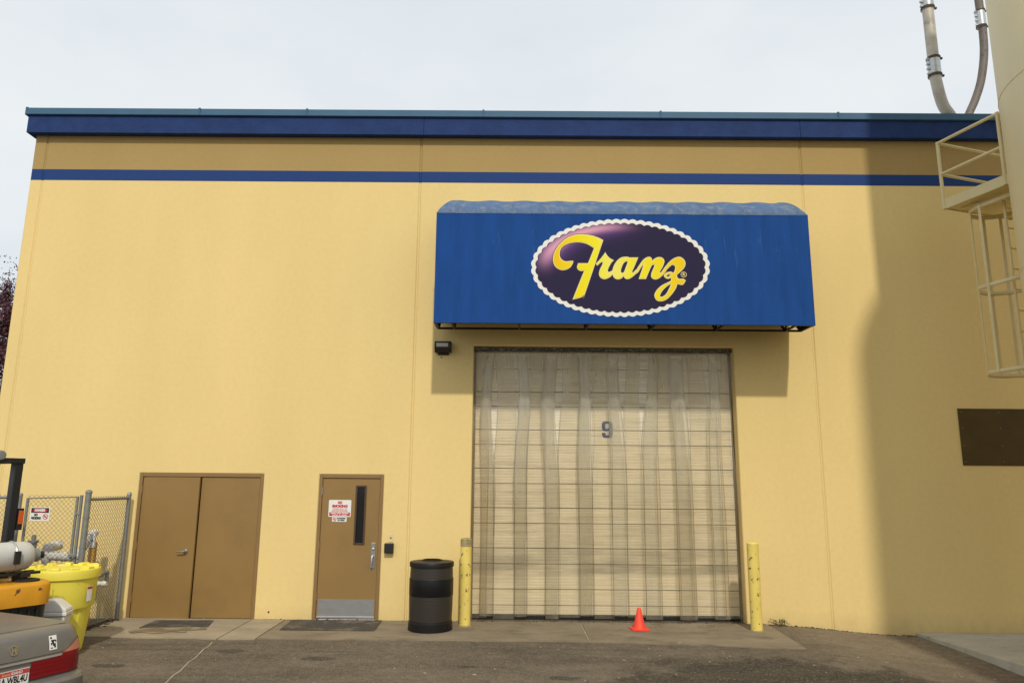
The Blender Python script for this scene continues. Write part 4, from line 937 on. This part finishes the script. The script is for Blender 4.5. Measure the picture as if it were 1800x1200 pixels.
for x in (-.36, .36):
    MB().prism([(x - .045, 1.02, .75), (x + .045, 1.02, .75), (x + .045, 1.15, .75), (x - .045, 1.15, .75)], (0, 0, 1.66)).build('guard_post', M_black, fo, bevel=.008)
    MB().tube([(x, 1.72, .78), (x, 1.62, 2.38)], .04, 4).build('guard_post', M_black, fo)
gr = MB().box(-.41, .41, 1.00, 1.08, 2.36, 2.425).box(-.41, -.33, 1.08, 1.80, 2.36, 2.425).box(.33, .41, 1.08, 1.80, 2.36, 2.425).box(-.33, .33, 1.72, 1.80, 2.36, 2.425)
gro = gr.build('overhead_guard', M_black, fo, bevel=.006)
for i in range(6): MB().box(-.33, .33, 1.16 + i * .09, 1.185 + i * .09, 2.375, 2.41).build('guard_bar', M_black, gro)
MB().lathe([(.0, -.06), (.05, -.055), (.06, 0), (.055, .03), (0, .04)], 16, (.12, 1.0, 2.455), Matrix.Rotation(PI / 2, 3, 'X')).build('work_light', M_galv, fo, smooth=40)
tl_ = MB().box(.406, .470, 1.00, 1.09, 1.56, 1.82).build('tail_lamp', M_black, fo, bevel=.006)
MB().box(.41, .466, .985, .999, 1.63, 1.79).build('lens', M_amber, tl_, bevel=.004)
# gas cylinder across the counterweight
MX = Matrix.Rotation(PI / 2, 3, 'Y'); r_ = .160; cz2 = 1.045 + .115 + r_
cy = MB().lathe([(0, -.42), (.05, -.42), (.10, -.405), (.145, -.36), (r_, -.29), (r_, .29), (.145, .36), (.10, .405), (.05, .42), (0, .42)], 28, (-.15, .24, cz2), MX)
tank = cy.build('gas_cylinder', M_tank, fo, smooth=50)
MB().lathe([(.075, .40), (.075, .47), (.069, .47), (.069, .40)], 24, (-.15, .24, cz2), MX).build('collar', M_galv, tank, smooth=40)
MB().lathe([(.028, .41), (.028, .47), (.04, .475), (.04, .53), (0, .535)], 12, (-.15, .24, cz2), MX).build('valve', M_dark, tank, smooth=40)
for x in (-.36, .03):
    MB().tube([(x, .24 + (r_ + .004) * math.cos(2 * PI * i / 28), cz2 + (r_ + .004) * math.sin(2 * PI * i / 28)) for i in range(29)], .012, 6).build('strap', M_trim, tank, smooth=50)
    MB().box(x - .03, x + .03, .24 - r_ - .035, .24 - r_, cz2 - .07, cz2 + .07).build('buckle', M_dark, tank, bevel=.004)
br = MB()
for x in (-.25, .16): br.box(x - .05, x + .05, .10, .38, 1.10, 1.145).box(x - .03, x + .03, .12, .36, 1.046, 1.10)
br.box(-.40, .34, .16, .20, 1.12, 1.15).box(-.40, .34, .30, .34, 1.12, 1.15); br.build('bracket', M_dark, fo, bevel=.006)
MB().lathe([(.0, 0), (.13, 0), (.13, .018), (.09, .028), (.07, .030), (0, .03)], 20, (.22, .20, 1.046)).build('fuel_cap', M_rubber, fo, smooth=40)
for (x, y, r2) in ((-.40, .34, .22), (.40, .34, .22), (-.44, 1.55, .27), (.44, 1.55, .27)):
    wl_ = MB().lathe([(0, -.07), (r2 * .6, -.07), (r2 * .62, -.085), (r2 * .95, -.085), (r2, -.06), (r2, .06), (r2 * .95, .085), (r2 * .62, .085), (r2 * .6, .07), (0, .07)], 28, (x, y, r2), MX).build('wheel', M_tyre, fo, smooth=35)
    MB().lathe([(0, -.075), (r2 * .58, -.075), (r2 * .58, .075), (0, .075)], 20, (x, y, r2), MX).build('rim', M_orange, wl_, smooth=35)
for x in (-.30, .30): MB().box(x - .05, x + .05, 1.80, 1.92, .08, 2.10).build('mast_rail', M_black, fo)
MB().box(-.42, .42, 1.93, 1.97, .15, .60).build('fork_carriage', M_black, fo)
for x in (-.22, .22): MB().box(x - .05, x + .05, 1.97, 3.0, .06, .10).box(x - .05, x + .05, 1.972, 2.012, .10, .60).build('fork', M_dark, fo)
MB().tube([(0, 1.55, .9), (0, 1.40, 1.15)], .02, 8).build('steering_column', M_black, fo)
MB().tube([(.15 * math.cos(2 * PI * i / 20), 1.38 + .08 * math.sin(2 * PI * i / 20), 1.17 + .12 * math.sin(2 * PI * i / 20)) for i in range(21)], .012, 6).build('steering_wheel', M_black, fo, smooth=50)

# ------------------------------------------------------------------ parked car, rear right corner in view
HX, HY = -.913, .408
ca = thing('parked_car', 'dusty grey sedan car parked at lower left with its tail in view', 'car', (-5.83, -4.90, g(-5.8, -4.9)), 1.161, local=True); ca.scale = (.935, .935, .935)
LEN = 4.6; EXP = 8.0
T0 = [(.18, .12), (.22, .03), (.28, -.085), (.36, -.105), (.44, -.10), (.468, -.075), (.482, -.005), (.50, .0), (.67, .0), (.70, .004), (.80, .028), (.87, .052), (.90, .072), (.918, .10), (.928, .15), (.934, .24)]
WD = [(.18, .78), (.22, .82), (.28, .85), (.36, .86), (.44, .86), (.468, .855), (.482, .85), (.50, .85), (.67, .848), (.70, .846), (.80, .83), (.87, .81), (.90, .795), (.918, .775), (.928, .74), (.934, .68)]
def interp(tab, z):
    for (a, va), (b, vb) in zip(tab[:-1], tab[1:]):
        if a <= z <= b: return lerp(va, vb, (z - a) / (b - a))
    return tab[0][1] if z < tab[0][0] else tab[-1][1]
def front_len(z): return LEN - .02 - max(0, z - .45) * .55 if z < .9 else LEN - .30 - (z - .9) * 8
def outline(z, n_=72, gap=0):
    t0 = interp(T0, z); t1 = front_len(z); w_ = interp(WD, z); yc = (t0 + t1) / 2; hl = (t1 - t0) / 2; p = []
    for i in range(n_):
        a = 2 * PI * i / n_; c_, s_ = math.cos(a), math.sin(a)
        p.append((w_ * math.copysign(abs(c_) ** (2 / EXP), c_), yc + hl * math.copysign(abs(s_) ** (2 / EXP), s_)))
    return p
def rear_y(x, z, off=0):
    t0 = interp(T0, z); hl = (front_len(z) - t0) / 2; w_ = interp(WD, z)
    return t0 + hl * (1 - max(0, 1 - min(1, abs(x) / w_) ** EXP) ** (1 / EXP)) - off
lv_ = [z for z, _ in T0]
stack([(outline(z), z) for z in lv_], 'body', M_carpaint, ca, smooth=32)
# deck lid crown
def deck(u, v):
    x = lerp(-.66, .66, u); y = lerp(.22, 1.42, v); return (x, y, .9345 + .012 * (1 - (2 * u - 1) ** 2) * math.sin(PI * min(1, v * 1.2 + .05) * .8))
MB().grid(deck, 10, 6).build('boot_lid', M_carpaint, ca, smooth=60)
def cabin(z, t):
    w_ = lerp(.74, .56, t); a0 = lerp(1.40, 1.86, t); a1 = lerp(3.25, 2.55, t); p = []
    for (x, y) in ((w_, a0 + .1), (w_, a1 - .1), (w_ - .1, a1), (-w_ + .1, a1), (-w_, a1 - .1), (-w_, a0 + .1), (-w_ + .1, a0), (w_ - .1, a0)): p.append((x, y))
    return p
stack([(cabin(.93, 0), .93), (cabin(1.3, .82), 1.30), (cabin(1.39, 1), 1.39), (cabin(1.41, 1.15), 1.41)], 'cabin', M_carpaint, ca, smooth=30)
def onc(p0, p1, p2, p3, nm): MB().poly([p0, p1, p2, p3]).build(nm, M_glass, ca, solid=.006)
onc((-.56, 1.405, .96), (.56, 1.405, .96), (.43, 1.755, 1.29), (-.43, 1.755, 1.29), 'rear_window'); onc((-.56, 3.235, .96), (.56, 3.235, .96), (.43, 2.70, 1.29), (-.43, 2.70, 1.29), 'windscreen')
for s in (-1, 1):
    onc((s * .742, 1.62, .96), (s * .742, 2.0, .96), (s * .605, 2.0, 1.28), (s * .605, 1.88, 1.28), 'side_window'); onc((s * .742, 2.06, .96), (s * .742, 2.98, .96), (s * .605, 2.58, 1.28), (s * .605, 2.06, 1.28), 'side_window')
for (x, y) in ((-.76, .88), (.76, .88), (-.76, 3.62), (.76, 3.62)):
    wo = MB().lathe([(0, -.09), (.20, -.09), (.21, -.10), (.295, -.10), (.31, -.08), (.31, .08), (.295, .11), (.21, .11), (.20, .095), (0, .095)], 32, (x, y, .31), MX).build('wheel', M_tyre, ca, smooth=35)
    MB().lathe([(0, -.098), (.195, -.096), (.195, .102), (.05, .106), (0, .106)], 24, (x, y, .31), MX).build('rim', M_trim, wo, smooth=35)
def patch(name, mat, fx, x0, x1, nx_, nz_, off=.006, parent=ca, smooth=60):
    """patch lying on the curved tail: fx(u)->(zlo,zhi)"""
    m_ = MB()
    def fn(u, v):
        x = lerp(x0, x1, u); a, b = fx(u); z = lerp(a, b, v); return (x, rear_y(x, z, off), z)
    m_.grid(fn, nx_, nz_); return m_.build(name, mat, parent, smooth=smooth)
def wedge(u):   # lens outline: low and level inboard, rising at the outer corner
    return (.505 + .02 * sstep(.75, 1, u), .662 + .130 * sstep(.34, .74, u))
for s in (1, -1):
    ln = patch('taillight', M_lens, lambda u: (wedge(u)[0], min(wedge(u)[1], .70)), s * .165, s * .842, 26, 6, .010)
    patch('lens_top', M_lensclear, lambda u: (.694, .698 + .094 * sstep(.0, .6, u)), s * .47, s * .838, 14, 4, .012, ln)
    for zz in (.545, .585, .625): patch('lens_rib', M_lensrib, lambda u, zz=zz: (zz, zz + .006), s * .175, s * .80, 24, 1, .0125, ln)
    patch('trim', M_rubber, lambda u: (.495, .504), s * .16, s * .84, 26, 1, .008, ln)
patch('chrome_strip', M_trim, lambda u: (.672, .690), -.47, .47, 24, 1, .014)
patch('boot_seam', M_black, lambda u: (.699, .703), -.66, .66, 30, 1, .0015)
m_ = MB()
def seam2(u, v): z = lerp(.70, .93, u); x = .70 - .05 * u + .003 * v; return (x, rear_y(x, min(z, .915), .0016), z)
# plate
pt = MB(); px_, pz_ = 0.0, .595
plo2 = MB().box(-.152, .152, -.016, -.012, 0.473, 0.625).build('licence_plate', M_white, ca, bevel=.002)
MB().box(-.150, .150, -.0172, -.0165, 0.580, 0.623).build('plate_header', pmat('plate_red', (.52, .06, .06), .5), plo2)
MB().prism([(-.150, -.0168, 0.475), (.150, -.0168, 0.475), (.150, -.0168, 0.489), (.09, -.0168, 0.483), (.02, -.0168, 0.495), (-.05, -.0168, 0.482), (-.150, -.0168, 0.491)], (0, -.0005, 0)).build('plate_footer', pmat('plate_blue', (.10, .16, .36), .5), plo2)
link_mesh('lettering', text_mesh('Scenic', .032, 0, .25), M_letter2, plo2, (-.072, -.0178, .600)); link_mesh('lettering', text_mesh('IDAHO', .034, .001, width=.105), M_white, plo2, (.030, -.0178, .600))
link_mesh('lettering', text_mesh('1A WBL4U', .086, .003, width=.262), M_ink, plo2, (0, -.0176, .537))
MB().box(-.156, .156, -.0125, -.006, 0.465, 0.631).build('plate_frame', M_trim, ca, bevel=.003)
# trunk emblem: a letter in a rounded frame
bd = MB(); yb = rear_y(0, .80, .006)
sl_ = (rear_y(0, .84) - rear_y(0, .76)) / .08
rotl = Matrix.Rotation(-math.atan(sl_), 3, 'X')
def rr2(w0, w1, h, r): return catmull([(-w0, -h + r), (-w0 + r, -h), (w0 - r, -h), (w0, -h + r), (w1, h - r), (w1 - r, h), (-w1 + r, h), (-w1, h - r)], 3)
bo = link_mesh('badge', curve_mesh('badge', [rr2(.030, .042, .040, .012), rr2(.022, .033, .033, .009)], extrude=.004), M_chrome, ca, (0.0, yb, .795), rot=rotl)
link_mesh('badge_letter', curve_mesh('h', [[(-.018, -.030), (-.010, -.030), (-.007, -.006), (.007, -.006), (.010, -.030), (.018, -.030), (.026, .031), (.014, .031), (.010, .006), (-.010, .006), (-.014, .031), (-.026, .031)]], extrude=.003), M_chrome, bo, (0.0, yb - .001, .795), rot=rotl)
# sticker on the boot lid
sk = patch('sticker', M_white, lambda u: (.735, .865), .345, .425, 4, 4, .004)
for (a, b, c_, d_) in ((0.358, 0.376, .835, .852), (0.365, 0.408, .812, .826), (0.372, 0.394, .790, .812), (0.381, 0.411, .770, .792), (0.361, 0.374, .780, .800), (0.394, 0.413, .752, .770), (0.408, 0.419, .80, .822), (0.361, 0.379, .746, .758)):
    patch('sticker_print', M_ink, lambda u, c_=c_, d_=d_: (c_, d_), a, b, 2, 2, .0052, sk)

# ------------------------------------------------------------------ silos
def silo(x, y, R, h, lab, seams, flat=False):
    t = thing('silo', lab, 'silo', (x, y, -.09), 0, 'cream storage silos on the concrete pad')
    MB().lathe([(R, 0), (R, h), (R - .04, h + .10), (R - .14, h + .2), (R - .3, h + .26), (R * .5, h + .34), (0, h + .40)] if flat else [(R, 0), (R, h), (R * .96, h + .12), (R * .5, h + .55), (.3, h + .75), (.28, h + .95), (0, h + 1.0)], 96, (x, y, -.088)).build('shell', M_silo, t, smooth=35)
    for z in seams: MB().lathe([(R + .0005, z - .010), (R + .005, z - .004), (R + .005, z + .004), (R + .0005, z + .010)], 96, (x, y, 0)).build('weld_seam', M_silo, t, smooth=35)
    return t
SX, SYY, SR = 6.465, -3.27, 1.522
s1o = silo(SX, SYY, SR, 13.2, 'tall cream steel silo with caged ladder and platform at the right edge', (2.4, 4.85, 7.25, 9.65, 12.0))
silo(7.00, -8.0, 1.91, 11.95, 'unseen second cream silo placed on the pad to cast the lower wall shadow', (2.4, 4.8, 7.2, 9.6), True)  # out of view; added and shaped to cast the lower shadow on the wall
U = Vector((-.316, .949, 0)).normalized(); V_ = Vector((.949, .316, 0)).normalized(); S0 = Vector((SX, SYY, 0))
def uv(u, v, z): return S0 + U * u + V_ * v + Vector((0, 0, z))
def usurf(v): return math.sqrt(SR ** 2 - v * v)
PZ = 6.21; pu = 2.41; v0, v1 = -.68, .68
fl_ = MB(); n_ = 8
arc = [uv(usurf(lerp(v0, v1, i / n_)) + .005, lerp(v0, v1, i / n_), PZ + .02) for i in range(n_ + 1)]
fl_.prism(arc + [uv(pu, v1, PZ + .02), uv(pu, v0, PZ + .02)], (0, 0, .03)); plat = fl_.build('platform', M_rail, s1o)
def bar2(a, b, w_, h, name, par=None, mat=M_rail):
    """flat bar from a to b, w_ thick sideways, h tall"""
    a, b = Vector(a), Vector(b); d = (b - a).normalized(); s = d.cross(Vector((0, 0, 1))).normalized() * (w_ / 2)
    return MB().prism([a - s, b - s, b - s + Vector((0, 0, h)), a - s + Vector((0, 0, h))], s * 2).build(name, mat, par or s1o)
bar2(uv(usurf(v0) + .02, v0, PZ), uv(pu, v0, PZ), .012, .15, 'toe_board', plat); bar2(uv(pu, v0, PZ), uv(pu, v1, PZ), .012, .15, 'toe_board', plat); bar2(uv(pu, v1, PZ), uv(usurf(v1) + .02, v1, PZ), .012, .15, 'toe_board', plat)
PR = .026; RT = PZ + 1.07; RM = PZ + .56
ue = usurf(v0) + .06
for (a, b) in ((uv(pu, v0, PZ), 0), (uv(ue, v0, PZ), 0), (uv(pu, v1, PZ), 0), (uv(ue, v1, PZ), 0)):
    MB().tube([a, a + Vector((0, 0, 1.07 + .02))], PR, 10).build('rail_post', M_rail, plat, smooth=40)
for z in (RT, RM):
    for (a, b) in ((uv(ue, v0, z), uv(pu, v0, z)), (uv(pu, v0, z), uv(pu, v1, z)), (uv(pu, v1, z), uv(ue, v1, z))):
        MB().tube([a, b], PR * .92, 10).build('handrail', M_rail, plat, smooth=40)
for z in (RT - .09, PZ + .02): bar2(uv(usurf(v0) - .02, v0 + .03, z), uv(ue + .03, v0 + .03, z), .02, .09, 'bracket', s1o)
bar2(uv(usurf(.45), -.45, PZ - .14), uv(pu - .1, -.45, PZ + .0), .04, .05, 'bracket', s1o); bar2(uv(usurf(.45), .45, PZ - .14), uv(pu - .1, .45, PZ + .0), .04, .05, 'bracket', s1o)
def hoop_pts(cw=.36, depth=.78, n_=18):
    p = [(usurf(cw) + .0, -cw)]; cu_ = SR + depth - cw
    for i in range(n_ + 1): a = -PI / 2 + PI * i / n_; p.append((cu_ + cw * math.cos(a), cw * math.sin(a)))
    p.append((usurf(cw), cw)); return p
VC = -.20
HP = [(u_ if 0 < i_ < 20 else usurf(v_ + VC), v_ + VC) for i_, (u_, v_) in enumerate(hoop_pts())]
for z in (6.07, 4.88, 3.64):
    m_ = MB(); b = len(m_.v); k = len(HP)
    for (u_, v_) in HP:
        for (du, zz) in ((0, 0), (0, .062)): m_.v.append(tuple(uv(u_, v_, z + zz)))
    for i in range(k - 1): m_.f.append((2 * i, 2 * i + 2, 2 * i + 3, 2 * i + 1))
    m_.build('cage_hoop', M_rail, s1o, smooth=50, solid=.010)
for f in (1.0, 4.5, 8.3, 12.1, 15.6, 19.0, 20.0):
    i = int(f); a = Vector(HP[i]).lerp(Vector(HP[min(i + 1, len(HP) - 1)]), f - i)
    nrm = (Vector(HP[min(i + 1, len(HP) - 1)]) - Vector(HP[max(i - 1, 0)])).normalized(); pa = uv(a[0], a[1], 0)
    tg = (U * nrm[0] + V_ * nrm[1]); nn = tg.cross(Vector((0, 0, 1)))
    q = [pa + tg * s * .021 + nn * t * .004 + Vector((0, 0, 3.65)) - nn * .010 for s, t in ((-1, -1), (1, -1), (1, 1), (-1, 1))]
    MB().prism(q, (0, 0, 2.47)).build('cage_bar', M_rail, s1o)
for v in (VC - .21, VC + .21): MB().tube([uv(SR + .16, v, .4), uv(SR + .16, v, PZ - .02)], .02, 8).build('ladder_rail', M_rail, s1o, smooth=40)
for i in range(20): MB().tube([uv(SR + .16, VC - .21, .6 + i * .30), uv(SR + .16, VC + .21, .6 + i * .30)], .011, 6).build('rung', M_rail, s1o, smooth=40)

# pneumatic pipe loop behind the parapet
pi_ = thing('conveying_pipe', 'looped grey conveying pipe with clamped couplings rising above the roof edge', 'pipe', (6.5, 1.0, 7.7))
def spline3(P, n=8):
    P = [Vector(p) for p in P]; o = []
    for i in range(len(P) - 1):
        p1, p2 = P[i], P[i + 1]; p0 = P[i - 1] if i else 2 * p1 - p2; p3 = P[i + 2] if i + 2 < len(P) else 2 * p2 - p1
        for j in range(n):
            t = j / n; o.append(.5 * (2 * p1 + (p2 - p0) * t + (2 * p0 - 5 * p1 + 4 * p2 - p3) * t * t + (3 * p1 - p0 - 3 * p2 + p3) * t ** 3))
    o.append(P[-1]); return o
PL = [(6.515, 1, 13.2), (6.515, 1, 12.4), (6.515, 1, 11.2), (6.515, 1, 10.3), (6.515, 1, 9.80), (6.55, 1.0, 9.42), (6.64, 1.05, 9.16), (6.80, 1.12, 8.98), (7.15, 1.45, 8.80), (7.9, 2.5, 8.95), (8.8, 4.0, 9.8), (9.4, 4.8, 10.6), (9.74, 4.97, 11.14), (9.96, 5.0, 11.55), (10.16, 5.0, 12.08), (10.31, 5.0, 12.8), (10.35, 5.0, 13.5), (10.34, 5.0, 14.3), (10.33, 5.0, 16.0)]
sp_ = spline3(PL); kk = 10 * 8
MB().tube(sp_[:kk + 1], .100, 20).build('pipe', M_pipe, pi_, smooth=60)
MB().tube(sp_[kk:], .094, 20).build('pipe_shaded_limb', M_pipedark, pi_, smooth=60)  # right limb of the same pipe, its shade painted in as darker colour
def coupling(c, r, h):
    c = Vector(c)
    MB().lathe([(r, -h / 2), (r + .012, -h / 2), (r + .012, h / 2), (r, h / 2)], 24, c).build('coupling', M_coup, pi_, smooth=40)
    cp = pi_.children[-1]
    for z in (-h / 2 + .03, h / 2 - .03): MB().lathe([(r + .012, z - .028), (r + .024, z - .02), (r + .024, z + .02), (r + .012, z + .028)], 24, c).build('clamp_band', M_band, pi_, smooth=40)
    for k in range(4):
        MB().box(c.x - r - .055, c.x - r - .005, c.y - .05, c.y + .0, c.z - h / 2 + .06 + k * (h - .12) / 3 - .02, c.z - h / 2 + .06 + k * (h - .12) / 3 + .02).build('clamp_bolt', M_coup, pi_, bevel=.006)
    for z in (-h / 2 + .03, h / 2 - .03): MB().box(c.x + r + .01, c.x + r + .065, c.y - .03, c.y + .01, c.z + z - .02, c.z + z + .02).build('clamp_bolt', M_band, pi_, bevel=.006)
coupling((6.515, 1, 9.93), .101, .42); coupling((6.515, 1, 11.36), .101, .42); coupling((10.33, 5.0, 13.75), .101, .50)

# ------------------------------------------------------------------ plum tree behind the left corner
def tree(x, y, h, R, seed):
    r = random.Random(seed); t = thing('plum_tree', 'dark purple-leaved tree standing behind the left end of the warehouse', 'tree', (x, y, 0))
    tk = MB(); tk.tube([(x, y, -.1), (x + .05, y, 1.2), (x + .02, y + .05, 2.4)], [.17, .14, .11], 10)
    tips = []
    for k in range(16):
        a = 2 * PI * k / 16 + r.uniform(-.2, .2); z0 = r.uniform(1.8, 2.6); l_ = r.uniform(.5, 1); e = Vector((x + R * .75 * l_ * math.cos(a), y + R * .75 * l_ * math.sin(a), r.uniform(3.2, h - .4)))
        m_ = Vector((x, y, z0)).lerp(e, .5) + Vector((0, 0, .3)); tk.tube([(x + .02, y + .03, z0), m_, e], [.06, .035, .012], 6); tips.append((m_, e))
    for m_, e in tips: tk.tube([e, e + Vector((0, 0, .5)), e + Vector((.02, 0, 1.0))], [.012, .008, .004], 5)
    tk.build('trunk', M_bark, t, smooth=60)
    for part, mt, cnt in (('crown', M_leafp, 52000), ('crown', M_leafp2, 18000)):
        cr_ = MB()
        for i in range(cnt):
            m_, e = r.choice(tips); c_ = m_.lerp(e, r.uniform(.15, 1.12)); sp = r.gauss(0, .36), r.gauss(0, .36), r.gauss(0, .42)
            p = c_ + Vector(sp)
            if r.random() < .22: k_ = abs(r.gauss(0, .30)); p = e + Vector((r.gauss(0, .07), r.gauss(0, .07), k_))
            s = r.uniform(.022, .046); a1 = Vector((r.uniform(-1, 1), r.uniform(-1, 1), r.uniform(-1, 1))).normalized(); a2 = a1.cross(Vector((r.uniform(-1, 1), r.uniform(-1, 1), r.uniform(-1, 1)))).normalized()
            cr_.poly([p - a1 * s, p + a2 * s * .5, p + a1 * s, p - a2 * s * .5])
        cr_.build(part, mt, t, fix=False)
    return t
tree(-14.5, 5.5, 7.5, 2.6, 4)

# ------------------------------------------------------------------ weed at the wall foot, debris
wd_ = thing('weed', 'small dry weed growing at the wall foot right of the right bollard', 'plant', (2.57, -.07, -.01))
r = random.Random(11); st = MB(); lf = MB()
for k in range(16):
    a = r.uniform(0, 2 * PI); l_ = r.uniform(.05, .14); e = Vector((2.57 + math.cos(a) * l_ * 1.3, -.09 + math.sin(a) * l_ * .35, -.02 + r.uniform(.03, .12)))
    st.tube([(2.57, -.08, -.03), Vector((2.57, -.08, -.02)).lerp(e, .5) + Vector((0, 0, .03)), e], [.004, .003, .002], 4)
    for q in range(5):
        p = Vector((2.57, -.08, 0)).lerp(e, r.uniform(.5, 1.05)); s = r.uniform(.008, .018); d = Vector((r.uniform(-1, 1), r.uniform(-1, 1), r.uniform(-.5, 1))).normalized(); w2 = d.cross(Vector((0, 1, .3))).normalized()
        lf.poly([p, p + d * s + w2 * s * .5, p + d * s * 2, p + d * s - w2 * s * .5])
st.build('stem', M_bark, wd_); lf.build('leaves', M_green, wd_, fix=False)
lt = MB(); r = random.Random(5)
def bit(x, y, s):
    z = g(x, y) + (.014 if (-1.3 < y and -7.4 < x < 2.4) else .002); a = r.uniform(0, PI); p = []
    for k in range(5): an_ = a + 2 * PI * k / 5; q = s * r.uniform(.5, 1.1); p.append((x + q * math.cos(an_), y + q * math.sin(an_) * .8, z))
    lt.prism(p, (0, 0, s * r.uniform(.2, .6)))
for i in range(420): bit(r.uniform(-7.5, 5), r.uniform(-4.4, -.15) if r.random() < .7 else -abs(r.gauss(0, .12)) - .02, abs(r.gauss(.006, .006)) + .004)
tag(lt.build('gravel', M_litter, fix=False), 'loose grit and small stones scattered over the yard', None, None, 'stuff')
dl_ = MB(); lt = dl_
for i in range(160): bit(-7.5 + r.gauss(0, .06), r.uniform(-1.15, -.1), abs(r.gauss(.012, .008)) + .006)
for i in range(330): bit(r.choice([r.uniform(-5.2, 5), r.uniform(2.2, 4.7)]), -.012 - abs(r.gauss(0, .014)), abs(r.gauss(.007, .005)) + .004)  # row of small dark bits along the foot of the wall
tag(dl_.build('leaf_litter_and_dark_bits', pmat('dry_leaf_and_dark_bits', (.085, .06, .035), .9, var=.7, scale=30), fix=False), 'dry dead leaves gathered along the foot of the fence and dark bits along the wall foot', None, None, 'stuff')
